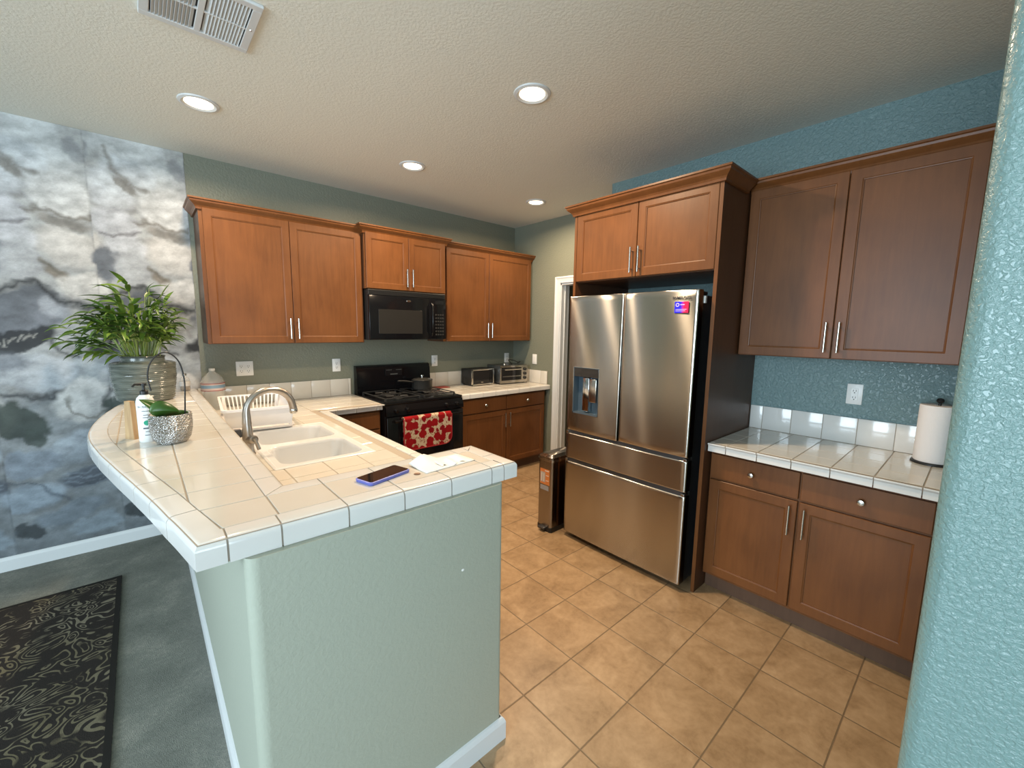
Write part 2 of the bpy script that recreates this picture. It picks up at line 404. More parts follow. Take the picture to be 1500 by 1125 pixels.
    blob(.34, .73, .20, .12, .1, (.36,.40,.44), .95, .5, .2); blob(.12, .66, .15, .10, .2, (.26,.30,.35), .9, .5)
    blob(.45, .86, .07, .05, 0, MD, .8, .6)
    blob(.38, .52, .17, .09, .1, (.085,.10,.125), .95, .5)
    for k in range(4): stroke([(.26,.47+k*.035),(.36,.445+k*.037),(.47,.48+k*.035)], .008, (.22,.25,.29), .8)
    blob(.10, .44, .18, .10, .1, (.33,.38,.43), .95, .5); stroke([(0,.56),(.14,.52),(.26,.36)], .016, (.10,.12,.15), .8)
    blob(.25, .30, .20, .06, .15, (.20,.23,.26), .9, .5); blob(.08, .22, .09, .05, 0, (.05,.06,.065), .95, .4)
    blob(.38, .20, .16, .08, 0, (.35,.40,.44), .9, .5)
    col *= (.50+.94*fine[...,None])
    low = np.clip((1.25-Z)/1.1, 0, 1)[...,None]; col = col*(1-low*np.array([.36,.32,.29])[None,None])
    seam = np.minimum(u, PW-u) < .0045; col[seam] *= .82
    col = np.clip(col, 0.01, .85)
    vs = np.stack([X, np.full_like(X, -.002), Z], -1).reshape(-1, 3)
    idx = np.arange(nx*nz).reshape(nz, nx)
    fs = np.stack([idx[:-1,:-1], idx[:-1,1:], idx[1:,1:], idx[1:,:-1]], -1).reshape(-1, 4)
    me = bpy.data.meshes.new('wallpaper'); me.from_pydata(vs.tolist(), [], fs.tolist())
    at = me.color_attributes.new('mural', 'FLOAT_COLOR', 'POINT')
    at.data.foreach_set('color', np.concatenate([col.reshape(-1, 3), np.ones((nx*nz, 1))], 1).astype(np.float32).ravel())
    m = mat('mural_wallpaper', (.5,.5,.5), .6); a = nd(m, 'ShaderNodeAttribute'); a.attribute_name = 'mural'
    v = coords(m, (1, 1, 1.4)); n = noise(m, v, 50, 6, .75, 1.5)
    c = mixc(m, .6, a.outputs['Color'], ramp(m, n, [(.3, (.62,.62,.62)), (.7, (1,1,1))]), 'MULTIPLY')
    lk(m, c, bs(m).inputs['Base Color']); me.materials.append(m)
    o = bpy.data.objects.new('wallpaper', me); C.objects.link(o)
    tag(o, 'grey painted mural wallpaper of oversized petals on the left of the back wall', 'wallpaper'); o['kind'] = 'structure'
wallpaper()

# baseboards
BBP = [(0,0), (.013,0), (.013,.07), (.009,.08), (.005,.087), (0,.09)]
def baseboard(name, path): struct(MB().sweep(path, BBP).build(name, M['white_trim']))
baseboard('baseboard_back', [(XL, -.001), (-3.35, -.001)])
baseboard('baseboard_right', [(-.001, -.62), (-.001, -.70)])
baseboard('baseboard_peninsula', [(-3.345, 0), (-3.345, -2.841), (-2.57, -2.841), (-2.57, -2.72)])
baseboard('baseboard_near', [(.5, SY-.551), (SX-.001, SY-.551), (SX-.001, SY+.001)][::-1])
# door casing of the pantry
CP = [(-.072, 0), (-.072, .018), (-.060, .022), (-.045, .015), (-.02, .012), (-.008, .014), (0, .008), (0, 0)]
def casing():
    mb = MB(); path = [(DY0, 0), (DY0, DZ), (DY1, DZ), (DY1, 0)]
    p2 = [(-y, z) for y, z in path]           # plane coordinates
    N = miters(p2); vs = []; m = len(CP)
    for i, (a, b) in enumerate(p2):
        for d, t in CP: vs.append((-t, -(a+N[i][0]*d), b+N[i][1]*d))
    fs = []
    for i in range(3):
        for k in range(m):
            k2 = (k+1) % m; fs.append((i*m+k, (i+1)*m+k, (i+1)*m+k2, i*m+k2))
    mb.add(vs, fs); return mb
mb = casing()
mb.box(0, .125, DY0, DY0-.015, 0, DZ).box(0, .125, DY1, DY1+.015, 0, DZ).box(0, .125, DY0, DY1, DZ, DZ-.015)
mb.box(.05, .065, DY0-.015, DY0-.025, 0, DZ-.015)
struct(mb.build('trim_1', M['white_trim']), 'white moulded casing around the doorway left of the refrigerator')
d1 = MB().box(.13, .93, DY1+.03, DY1-.005, .01, DZ-.02, .002).build('door_1', M['white_trim']); struct(d1)
MB().box(.118, .132, DY1+.005, DY1+.03, 1.0, 1.09).box(.118, .132, DY1+.005, DY1+.03, 1.75, 1.84).build('hinge', M['chrome'], d1)

# half wall of the peninsula
T = 1.067
def rounded(path, rads):
    out = []; n = len(path)
    for i, p in enumerate(path):
        r = rads[i]; p = Vector(p)
        if r == 0: out.append(tuple(p)); continue
        a = (Vector(path[i-1])-p).normalized(); b = (Vector(path[(i+1) % n])-p).normalized()
        s = p+a*r; e = p+b*r; c = p+a*r+b*r
        a0 = math.atan2(s.y-c.y, s.x-c.x); a1 = math.atan2(e.y-c.y, e.x-c.x); d = (a1-a0+PI) % (2*PI)-PI
        for k in range(7): out.append((c.x+r*math.cos(a0+d*k/6), c.y+r*math.sin(a0+d*k/6)))
    return out
hw = rounded([(-3.345, 0), (-3.345, -2.841), (-2.57, -2.841), (-2.57, -2.70), (-3.215, -2.70), (-3.215, 0)], [0, .03, .018, .018, 0, 0])
hwo = struct(MB().prism(hw, 0, T-.0585).build('wall_peninsula', M['paint_smooth'], smooth=40))
ck = tag(MB().lathe([(.0045,0),(.0045,.0006),(.002,.001)], n=9, sx=1.2).xf(Matrix.Translation((-2.745,-2.8412,.752))@Matrix.Rotation(PI/2,4,'X')).build('paint_chip', M['white']), 'tiny white paint chip on the half wall face', 'mark')

# ------------------------------------------------------------------ tiled counters
def clip(poly, pl):
    """convex clip of polygon by half planes (a,b,c): ax+by<=c"""
    for a, b, c in pl:
        out = []
        for i in range(len(poly)):
            p, q = poly[i-1], poly[i]; dp = a*p[0]+b*p[1]-c; dq = a*q[0]+b*q[1]-c
            if (dp <= 0) != (dq <= 0):
                t = dp/(dp-dq); out.append((p[0]+t*(q[0]-p[0]), p[1]+t*(q[1]-p[1])))
            if dq <= 0: out.append(q)
        poly = out
        if len(poly) < 3: return []
    return poly
def inset(poly, d):
    A = sum(poly[i-1][0]*poly[i][1]-poly[i][0]*poly[i-1][1] for i in range(len(poly)))/2
    if A < 0: poly = poly[::-1]
    pls = []
    for i in range(len(poly)):
        p, q = poly[i-1], poly[i]; L = math.hypot(q[0]-p[0], q[1]-p[1])
        if L < 1e-5: continue
        nx, ny = (q[1]-p[1])/L, -(q[0]-p[0])/L; pls.append((nx, ny, nx*p[0]+ny*p[1]-d))
    return clip(poly, pls)
def add_tile(mb, poly, z, thick=.006, g=.0021, bv=.0012, mi=0):
    a = inset(poly, g)
    if len(a) < 3: return
    A = abs(sum(a[i-1][0]*a[i][1]-a[i][0]*a[i-1][1] for i in range(len(a)))/2)
    if A < 2e-4: return
    b = inset(a, bv)
    if len(b) != len(a): mb.prism(a, z-thick, z, mi); return
    # match orientation and start
    k = min(range(len(b)), key=lambda i: (b[i][0]-a[0][0])**2+(b[i][1]-a[0][1])**2); b = b[k:]+b[:k]
    A = a
    if (a[1][0]-a[0][0])*(b[1][0]-b[0][0])+(a[1][1]-a[0][1])*(b[1][1]-b[0][1]) < 0: mb.prism(a, z-thick, z, mi); return
    n = len(a); vs = [(x,y,z-thick) for x,y in a]+[(x,y,z-bv) for x,y in a]+[(x,y,z) for x,y in b]
    fs = [tuple(range(n))[::-1], tuple(range(2*n, 3*n))]
    for i in range(n):
        j = (i+1) % n; fs += [(i, j, n+j, n+i), (n+i, n+j, 2*n+j, 2*n+i)]
    mb.add(vs, fs, mi)
def grid_tiles(mb, region, xs, ys, z, **k):
    """region convex polygon; xs, ys seam coordinates"""
    for i in range(len(xs)-1):
        for j in range(len(ys)-1):
            p = clip(list(region), [(1,0,xs[i+1]), (-1,0,-xs[i]), (0,1,ys[j+1]), (0,-1,-ys[j])])
            if len(p) >= 3: add_tile(mb, p, z, **k)
def cap_profile(wd, T, r, drop):
    pr = [(-wd, T-.006), (-wd, T-.0008), (-wd+.001, T)]
    for k in range(7):
        a = PI/2*(1-k/6); pr.append((-r+r*math.cos(a), T-r+r*math.sin(a)))
    pr += [(0, T-drop), (-.006, T-drop), (-.006, T-r-.004), (-r*1.1, T-.008)]
    return pr
def caps(mb, path, seams, prof, gap=.0021, mi=0):
    """split path (list of xy) at indices in seams, a cap tile each; path corners inside a piece are mitred"""
    N = miters(path); idx = [0]+list(seams)+[len(path)-1]
    for a, b in zip(idx[:-1], idx[1:]):
        P = [Vector(p) for p in path[a:b+1]]; NN = list(N[a:b+1])
        P[0] = P[0]+(P[1]-P[0]).normalized()*gap; P[-1] = P[-1]+(P[-2]-P[-1]).normalized()*gap
        mb.sweep([tuple(p) for p in P], prof, mi, NN)
def seq(a, b, pitch, phase):
    lo, hi = min(a, b), max(a, b); k = math.ceil((lo-phase)/pitch+1e-6); out = [lo]
    while phase+k*pitch < hi-1e-6: out.append(phase+k*pitch); k += 1
    return out+[hi]

# --- raised bar counter
ctrl = [(-3.40, .15), (-3.475, 0), (-3.578, -.40), (-3.641, -.712), (-3.675, -.98), (-3.690, -1.23), (-3.683, -1.44), (-3.651, -1.68), (-3.597, -1.97), (-3.530, -2.30), (-3.474, -2.594), (-3.432, -2.822), (-3.39, -3.05)]
def crom(c, y):
    for i in range(1, len(c)-2):
        y1, y2 = c[i][1], c[i+1][1]
        if y1 >= y >= y2:
            t = (y1-y)/(y1-y2); p0, p1, p2, p3 = c[i-1][0], c[i][0], c[i+1][0], c[i+2][0]
            return .5*((2*p1)+(-p0+p2)*t+(2*p0-5*p1+4*p2-p3)*t*t+(-p0+3*p1-3*p2+p3)*t**3)
SE = [-2.606+.1627*k for k in range(16)]          # cross seams
ys = sorted(set([0.0, -2.822]+[s for s in SE if -2.75 < s < -.02]+[-2.822+.047*k for k in range(1, 60)]), reverse=True)
outer = []; seams = []
for y in ys:
    if outer and abs(outer[-1][1]-y) < .006 and y not in SE: continue
    if outer and y in SE and abs(outer[-1][1]-y) < .006: outer.pop()
    outer.append((crom(ctrl, y), y))
    if y in SE: seams.append(len(outer)-1)
CX0 = outer[-1][0]
FRONT = -2.822; XE = -2.492; YI = -2.540; XI = -3.188
path = [p for p in outer if p[1] > -2.745 or p is outer[-1]]
for x in (-3.372, -3.262, -3.100, -2.937, -2.773, -2.608, -2.553):
    path.append((x, FRONT)); seams.append(len(path)-1)
path += [(XE, FRONT), (XE, -2.70)]; seams.append(len(path)-1)
path += [(XE, YI), (-2.553, YI)]; seams.append(len(path)-1)
for x in (-2.608, -2.773, -2.937, -3.100): path.append((x, YI)); seams.append(len(path)-1)
path += [(XI, YI)]; seams.append(len(path)-1)
for s in SE:
    if -2.5 < s < -.02: path.append((XI, s)); seams.append(len(path)-1)
path.append((XI, 0))
WD = .065
bar = thing('bar_counter', 'raised ivory-tiled breakfast bar with curved edge on top of the half wall', 'counter', (-3.3, -2.6, 0))
def child_at(o, root): o.matrix_parent_inverse = Matrix.Translation(-root.location) if root.rotation_euler.z == 0 else root.matrix_world.inverted(); return o
capmb = MB(); caps(capmb, path, seams, cap_profile(WD, T, .017, .058))
child_at(capmb.build('edge_tiles', M['tile_cap'], bar, smooth=35), bar)
# grout bed following the same outline, slightly inside
N = miters(path); bed = MB()
inner_poly = [(p[0]-N[i][0]*.006, p[1]-N[i][1]*.006) for i, p in enumerate(path)]
bed.prism(inner_poly, T-.058, T-.0022)
child_at(bed.build('grout_bed', M['grout'], bar), bar)
field = MB()
off = [(p[0]-N[i][0]*WD, p[1]-N[i][1]*WD) for i, p in enumerate(path)]
no = len([p for p in outer if p[1] > -2.745])
curve_in = [q for q in off[:no] if q[1] > -2.755]+[(crom(ctrl, -2.757)+WD*1.02, -2.757)]
barpoly = [(-3.253, 0)]+curve_in+[(-3.253, -2.757)]
grid_tiles(field, barpoly, [-3.80, -3.585, -3.420, -3.253], [-2.757]+SE+[.2], T)
grid_tiles(field, [(-3.253, -2.757), (-3.253, YI-WD), (XE-WD, YI-WD), (XE-WD, -2.757)], [-3.4, -3.100, -2.937, -2.773, -2.608, -2.4], [-2.8, -2.5], T)
child_at(field.build('field_tiles', M['tile'], bar), bar)

# --- straight counters
def counter(name, label, regions, bedpolys, xs, ys, cap_paths, z=.914, drop=.048, wd=.05):
    root = thing(name, label, 'counter', (regions[0][0][0], regions[0][0][1], 0))
    b = MB()
    for p in bedpolys: b.prism(p, z-.040, z-.002)
    child_at(b.build('grout_bed', M['grout'], root), root)
    f = MB()
    for rg in regions: grid_tiles(f, rg, xs, ys, z)
    child_at(f.build('field_tiles', M['tile'], root), root)
    c = MB()
    for p, s in cap_paths: caps(c, p, s, cap_profile(wd, z, .012, drop))
    child_at(c.build('edge_tiles', M['tile_cap'], root, smooth=35), root)
    return root
def rect(x0, x1, y0, y1): return [(x0,y0),(x1,y0),(x1,y1),(x0,y1)]
def subdiv(p0, p1, cs, ax):
    """path from p0 to p1 with points at coordinate list cs along axis ax"""
    lo, hi = sorted((p0[ax], p1[ax])); cs = [c for c in cs if lo+.01 < c < hi-.01]
    cs.sort(reverse=p1[ax] < p0[ax]); out = [p0]
    for c in cs: out.append((c, p0[1]) if ax == 0 else (p0[0], c))
    return out+[p1], list(range(1, len(out)))
def splash(label, runs, z=.914, h=.152, th=.011, pitch=.162, mats=None):
    """runs: (axis, fixed, a, b, dirsign, phase) each a row of backsplash tiles"""
    f = runs[0]; root = thing('tile_backsplash', label, 'backsplash', (f[2], f[1], 0) if f[0] == 0 else (f[1], f[2], 0)); mb = MB(); gb = MB()
    for ax, fx, a, b, sg, ph in runs:
        ss = seq(a, b, pitch, ph)
        for s0, s1 in zip(ss[:-1], ss[1:]):
            if s1-s0 < .012: continue
            g = .0016
            if ax == 0: mb.box(s0+g, s1-g, fx, fx+sg*th, z+.002, z+h, .0015)
            else: mb.box(fx, fx+sg*th, s0+g, s1-g, z+.002, z+h, .0015)
        if ax == 0: gb.box(a, b, fx+sg*.0005, fx+sg*(th-.0025), z+.0005, z+h-.002)
        else: gb.box(fx+sg*.0005, fx+sg*(th-.0025), a, b, z+.0005, z+h-.002)
    child_at(mb.build('tiles', mats or M['tile'], root, smooth=30), root); child_at(gb.build('grout', M['grout'], root), root)
# back right counter
xs = seq(-1.5, .2, .162, -1.13); ysr = seq(-1, 0.2, .1525, -.012)
p, s = subdiv((-1.222, -.648), (-.003, -.648), [-1.13, -.968, -.806, -.644, -.482, -.32, -.158], 0)
cr = counter('tile_counter', 'ivory-tiled counter run right of the black range under toaster ovens', [rect(-1.222, -.003, -.598, -.003)], [rect(-1.222, -.003, -.642, -.003)], xs, ysr, [(p, s)])
splash('short ivory tile backsplash behind and beside the toaster ovens', [(0, -.002, -1.222, -.003, -1, -1.13), (1, -.002, -.603, -.014, -1, -.012)])
# recess counter at the right
yl = [-3.010, -3.167, -3.324, -3.483, -3.640, -3.797]
p, s = subdiv((-1.087, -2.912), (-1.087, SY+.002), yl, 1)
al = counter('tile_counter', 'ivory-tiled counter right of the refrigerator with a paper towel roll on it', [rect(-1.071, AX-.003, SY+.002, -2.912)], [rect(-1.08, AX-.003, SY+.002, -2.912)],
    [-1.1, -.925, -.77, -.61, -.4], [-4.2]+sorted(yl)+[-2.8], [(p[::-1], [len(p)-1-i for i in s][::-1])], wd=.016)
splash('short white tile backsplash on the teal wall right of the refrigerator', [(1, AX-.002, SY+.002, -2.912, -1, -2.986)], mats=M['tile_cap'])
# L shaped sink counter
SKX0, SKX1, SKY0, SKY1 = -3.075, -2.635, -1.895, -1.075
X0, X1, YN = -3.213, -2.518, -2.698
regs = [rect(X0, -2.022, -.598, -.003), rect(X0, X1-.05, SKY1, -.598), rect(X0, SKX0, SKY0, SKY1), rect(SKX1, X1-.05, SKY0, SKY1), rect(X0, X1-.05, YN, SKY0)]
beds = [rect(X0, -2.022, -.642, -.003), rect(X0, X1-.006, SKY1, -.642), rect(X0, SKX0, SKY0, SKY1), rect(SKX1, X1-.006, SKY0, SKY1), rect(X0, X1-.006, YN, SKY0)]
ysk = [YN-.2]+[-2.70+.162*k for k in range(18)]
pp = [(X1, YN)]; ss = []
for k in range(1, 13):
    y = -2.70+.162*k
    if y < -.70: pp.append((X1, y)); ss.append(len(pp)-1)
pp += [(X1, -.648)]; ss.append(len(pp)-1)
for x in (-2.40, -2.238, -2.078, -2.048): pp.append((x, -.648)); ss.append(len(pp)-1)
pp += [(-2.022, -.648)]
sc = counter('tile_counter', 'ivory-tiled L-shaped sink counter between the bar and the black range', regs, beds, [-3.3, -3.05, -2.888, -2.726, -2.564, -2.40, -2.238, -2.076, -1.9], ysk, [([(q[0], q[1]) for q in pp][::-1], [len(pp)-1-i for i in ss][::-1])])
splash('short ivory tile backsplash on the back wall left of the range', [(0, -.002, XI+.002, -2.037, -1, -2.06)])
splash('low ivory tile strip under the raised bar edge behind the faucet', [(1, X0+.001, YN, -.003, 1, -2.70)], h=.092)

# sink
def make_sink():
    root = thing('kitchen_sink', 'white double-bowl sink set in the tiled counter behind the bar', 'sink', (-2.85, -1.48, 0))
    z = .919; mb = MB()
    bowls = [(SKX0+.03, SKX1-.03, -1.455, SKY1-.03, .20), (SKX0+.03, SKX1-.03, SKY0+.03, -1.515, .17)]
    # rim as rect pieces around bowls
    zz = (z-.012, z)
    def bowl(x0, x1, y0, y1, dep):
        def ring(ins, r):
            P = rounded([(x0+ins, y0+ins), (x0+ins, y1-ins), (x1-ins, y1-ins), (x1-ins, y0+ins)], [r]*4); return P
        lv = [(0, .055, z-.001), (.004, .055, z-.006), (.008, .055, z-.02), (.022, .055, z-dep+.03), (.034, .05, z-dep+.010), (.055, .045, z-dep), ]
        vs = []; n = 28
        for ins, r, h in lv: vs += [(x, y, h) for x, y in ring(ins, r)]
        fs = []
        for i in range(len(lv)-1):
            for k in range(n):
                k2 = (k+1) % n; fs.append((i*n+k, i*n+k2, (i+1)*n+k2, (i+1)*n+k))
        fs.append(tuple((len(lv)-1)*n+k for k in range(n)))
        return vs, fs, ring(0, .055)
    for b in bowls:
        vs, fs, ring = bowl(*b); mb.add(vs, fs)
        x0, x1, y0, y1 = b[:4]
        # deck fill at the rounded corners
        for cx, cy, k in ((x0, y0, 0), (x0, y1, 7), (x1, y1, 14), (x1, y0, 21)):
            c7 = ring[k:k+7]; mb.add([(cx, cy, z-.001)]+[(x, y, z-.001) for x, y in c7], [(0, i+1, i+2) for i in range(6)])
    for r_ in ((SKX0, SKX1, SKY1-.03, SKY1), (SKX0, SKX1, SKY0, SKY0+.03), (SKX0, SKX1, -1.515, -1.455), (SKX0, SKX0+.03, -1.455, SKY1-.03), (SKX1-.03, SKX1, -1.455, SKY1-.03), (SKX0, SKX0+.03, SKY0+.03, -1.515), (SKX1-.03, SKX1, SKY0+.03, -1.515)):
        mb.box(*r_, z-.012, z-.001)
    o = mb.build('basin', M['sink'], root, smooth=35); child_at(o, root)
    for x, y, zb in ((-2.855, -1.28, z-.20), (-2.855, -1.70, z-.17)): child_at(MB().lathe([(.042, .0005), (.042, .003), (.034, .004), (.03, .001), (.012, .001)], (x, y, zb), 24).build('drain', M['chrome'], root, smooth=True), root)
    rim = MB(); rp = rounded([(SKX0-.012, SKY0-.012), (SKX0-.012, SKY1+.012), (SKX1+.012, SKY1+.012), (SKX1+.012, SKY0-.012)], [.01]*4)
    rin = rounded([(SKX0+.004, SKY0+.004), (SKX0+.004, SKY1-.004), (SKX1-.004, SKY1-.004), (SKX1-.004, SKY0+.004)], [.012]*4)
    n = len(rp); vs = [(x,y,.915) for x,y in rp]+[(x*.5+u*.5,y*.5+v*.5,.9215) for (x,y),(u,v) in zip(rp, rin)]+[(x,y,z-.001) for x,y in rin]
    rim.add(vs, [(j*n+i, j*n+(i+1) % n, (j+1)*n+(i+1) % n, (j+1)*n+i) for j in range(2) for i in range(n)])
    child_at(rim.build('rim', M['sink'], root, smooth=60), root)
make_sink()
# faucet
def make_faucet():
    fx, fy = -3.125, -1.56
    root = thing('faucet', 'brushed nickel gooseneck faucet arching over the white sink', 'faucet', (fx, fy, .914))
    b = MB().lathe([(.031, 0), (.031, .006), (.026, .012), (.0245, .03), (.024, .10), (.0215, .13), (.018, .155)], n=28)
    b.build('body', M['faucet'], root, smooth=True)
    pts = [(0,0,.15), (0,0,.205)]; rr = .112; ex = Vector((.975, .22, 0)).normalized()
    for k in range(1, 15):
        a = PI*k/15*1.0; p = ex*(rr-rr*math.cos(a)); pts.append((p.x, p.y, .205+rr*math.sin(a)*.92))
    e = ex*(2*rr+.004); pts.append((e.x, e.y, .195)); 
    MB().tube(pts, [.021, .0175]+[.0155]*5+[.016]*3+[.0175]*6+[.018], 16).build('spout', M['faucet'], root, smooth=True)
    MB().lathe([(.0175, 0), (.019, -.004), (.019, -.02), (.016, -.026)], (e.x, e.y, .196), 20).build('spray_head', M['chrome'], root, smooth=True)
    h = MB().tube([(.005,-.012,.075), (.018,-.045,.08)], [.021, .021], 18).tube([(.018,-.045,.08), (.02,-.052,.082)], [.021, .014], 18).tube([(.02,-.048,.085), (.028,-.05,.06), (.036,-.056,.03)], [.009, .008, .009], 10)
    h.build('handle', M['faucet'], root, smooth=True)
    MB().box(-.058, -.022, .012, .04, .085, .125, .004).build('sensor_box', M['steel_dark'], root)
make_faucet()

# ------------------------------------------------------------------ cabinets (local: x along width, front faces -y, origin at left back bottom)
def door_mb(x0, x1, z0, z1, yf, stile=.056, t=.019, rec=.0075):
    """shaker door, front face at y=yf, thickness t behind it"""
    mb = MB(); ch = .0025
    def ring(x0, x1, z0, z1, y): return [(x0,y,z0),(x1,y,z0),(x1,y,z1),(x0,y,z1)]
    rings = [ring(x0, x1, z0, z1, yf+t), ring(x0, x1, z0, z1, yf+ch), ring(x0+ch, x1-ch, z0+ch, z1-ch, yf)]
    s = stile; rings += [ring(x0+s-.008, x1-s+.008, z0+s-.008, z1-s+.008, yf), ring(x0+s-.005, x1-s+.005, z0+s-.005, z1-s+.005, yf+.0025),
                         ring(x0+s-.001, x1-s+.001, z0+s-.001, z1-s+.001, yf+.0035), ring(x0+s, x1-s, z0+s, z1-s, yf+rec)]
    vs = [v for r in rings for v in r]; fs = [(3,2,1,0)]
    for i in range(len(rings)-1):
        for k in range(4): fs.append((i*4+k, i*4+(k+1) % 4, (i+1)*4+(k+1) % 4, (i+1)*4+k))
    k = (len(rings)-1)*4; fs.append((k, k+1, k+2, k+3)); mb.add(vs, fs); return mb
def pull(parent, x, z, yf, L=.155):
    MB().tube([(x, yf-.028, z-L/2), (x, yf-.028, z+L/2)], .0058, 10).tube([(x, yf, z-L/2+.022), (x, yf-.028, z-L/2+.022)], .0045, 8).tube([(x, yf, z+L/2-.022), (x, yf-.028, z+L/2-.022)], .0045, 8).build('handle', M['chrome'], parent, smooth=50)
def knob(parent, x, z, yf):
    prof = [(.006, 0), (.0055, .012), (.0145, .018), (.016, .023), (.013, .028), (.005, .030)]
    MB().lathe(prof, n=18).xf(Matrix.Translation((x, yf, z))@Matrix.Rotation(PI/2, 4, 'X')).build('knob', M['chrome'], parent, smooth=True)
CROWN = [(0, -.018), (.012, -.018), (.014, -.006), (.020, .004), (.036, .018), (.044, .026), (.046, .036), (.054, .040), (.054, .050), (0, .050)]
def upper(label, loc, rz, W, dep, z0, z1, doors, crown_sides=(True, True), group='stained wood wall cabinets', left_ext=0, hz=.11):
    """dep = distance wall to door front"""
    root = thing('wall_cabinet', label, 'cabinet', loc, rz, None)
    t = .019
    MB().box(0, W, -(dep-t-.001), -.003, z0-.004, z1+.02, .001).build('body', M['wood_side'], root)
    MB().box(0, W, -(dep-t), -(dep-t-.0015), z0-.002, z1+.018).build('face_frame', M['wood'], root)
    for i, (a, b, hs) in enumerate(doors):
        d = door_mb(a, b, z0, z1, -dep).build('door', M['wood'], root)
        pull(d, b-.026 if hs > 0 else a+.026, z0+hz, -dep)
    path = []
    if crown_sides[0]: path.append((0, -.004))
    path += [(0, -(dep-.019)), (W, -(dep-.019))]
    if crown_sides[1]: path.append((W, -.004))
    pr = [(d, z1+.005+z) for d, z in CROWN]
    # travel left->right along the front has its right side facing -y
    mb = MB().sweep(path, pr); mb.box(.0, W, -(dep-.021), -.004, z1+.02, z1+.054)
    mb.build('crown_moulding', M['wood'], root)
    return root
upper('long two-door wood cabinet at the left end of the back wall', (-3.128, 0, 0), 0, 1.108, .332, 1.412, 2.323, [(.021, .549, 1), (.553, 1.094, -1)], (True, False))
upper('short two-door wood cabinet directly above the black microwave', (-2.018, 0, 0), 0, .80, .376, 1.872, 2.335, [(.010, .404, 1), (.408, .790, -1)])
upper('two-door wood cabinet in the back corner right of the microwave', (-1.216, 0, 0), 0, 1.19, .332, 1.412, 2.323, [(.031, .563, 1), (.567, 1.181, -1)], (False, True))
ur = upper('large two-door wood cabinet above the right counter and outlet', (AX, -2.912, 0), -PI/2, .962, .320, 1.412, 2.347, [(.004, .457, 1), (.461, .925, -1)], (False, False))
# refrigerator surround cabinet
def fridge_cab():
    W = 1.008; dep = AX+1.128; root = thing('refrigerator_cabinet', 'tall wood surround with two small doors above the steel refrigerator', 'cabinet', (AX, -1.90, 0), -PI/2)
    MB().box(.019, W-.019, -(dep-.022), -.003, 1.877, 2.36).build('body', M['wood_side'], root)
    MB().box(0, .019, -(dep-.002), -.003, 0.0, 2.36, .001).build('side_panel', M['wood_side'], root)
    MB().box(W-.019, W, -(dep-.002), -.003, 0.0, 2.36, .001).build('side_panel', M['wood_side'], root)
    MB().box(-.0005, .0195, -dep, -(dep-.002), 0, 2.36).box(W-.0195, W+.0005, -dep, -(dep-.002), 0, 2.36).build('edge_banding', M['wood'], root)
    for a, b, h in ((.021, .500, 1), (.504, W-.022, -1)):
        d = door_mb(a, b, 1.881, 2.338, -dep).build('door', M['wood'], root); pull(d, b-.026 if h > 0 else a+.026, 1.981, -dep)
    pr = [(d, 2.345+z) for d, z in CROWN]
    MB().sweep([(0, -.004), (0, -dep), (W, -dep), (W, -.362)], pr).box(0, W, -dep+.004, -.004, 2.36, 2.39).build('crown_moulding', M['wood'], root)
fridge_cab()
def base(label, loc, rz, W, dep, drawers, doors, ztop=.868, kick=.10, left_panel=True, zd=(.705, .845), zdoor=(.118, .693)):
    root = thing('base_cabinet', label, 'cabinet', loc, rz)
    t = .019
    MB().box(0, W, -(dep-t-.001), -.003, kick, ztop).build('body', M['wood_side'], root)
    MB().box(0, W, -(dep-t), -(dep-t-.0015), kick, ztop).build('face_frame', M['wood'], root)
    MB().box(.0, W, -(dep-t-.045), -(dep-t-.065), 0, kick).build('toe_kick', M['toekick'], root)
    for a, b in drawers:
        d = MB().box(a, b, -dep, -(dep-t), zd[0], zd[1], .003).build('drawer', M['wood'], root); knob(d, (a+b)/2, (zd[0]+zd[1])/2, -dep)
    for a, b, h in doors:
        d = door_mb(a, b, zdoor[0], zdoor[1], -dep).build('door', M['wood'], root); pull(d, b-.028 if h > 0 else a+.028, zdoor[1]-.10, -dep)
    return root
base('wood base cabinet under the counter right of the refrigerator', (AX, -2.912, 0), -PI/2, .968, .593, [(.008, .446), (.455, .930)], [(.008, .446, 1), (.455, .930, -1)])
base('wood base cabinet under the back counter right of the range', (-1.218, 0, 0), 0, 1.17, .62, [(.018, .578), (.588, 1.155)], [(.018, .578, 1), (.588, 1.155, -1)])
base('wood base cabinet beside the range on its left', (-2.545, 0, 0), 0, .52, .62, [(.06, .511)], [(.06, .511, 1)])
sinkbase = base('wood base cabinet under the sink facing the kitchen floor', (-3.205, -2.695, 0), PI/2, 2.04, .635, [(.02, .52), (.53, 1.02), (1.03, 1.52), (1.53, 2.02)], [(.02, .52, 1), (.53, 1.02, -1), (1.03, 1.52, 1), (1.53, 2.02, -1)], ztop=.70, zd=(.57, .69), zdoor=(.118, .56))

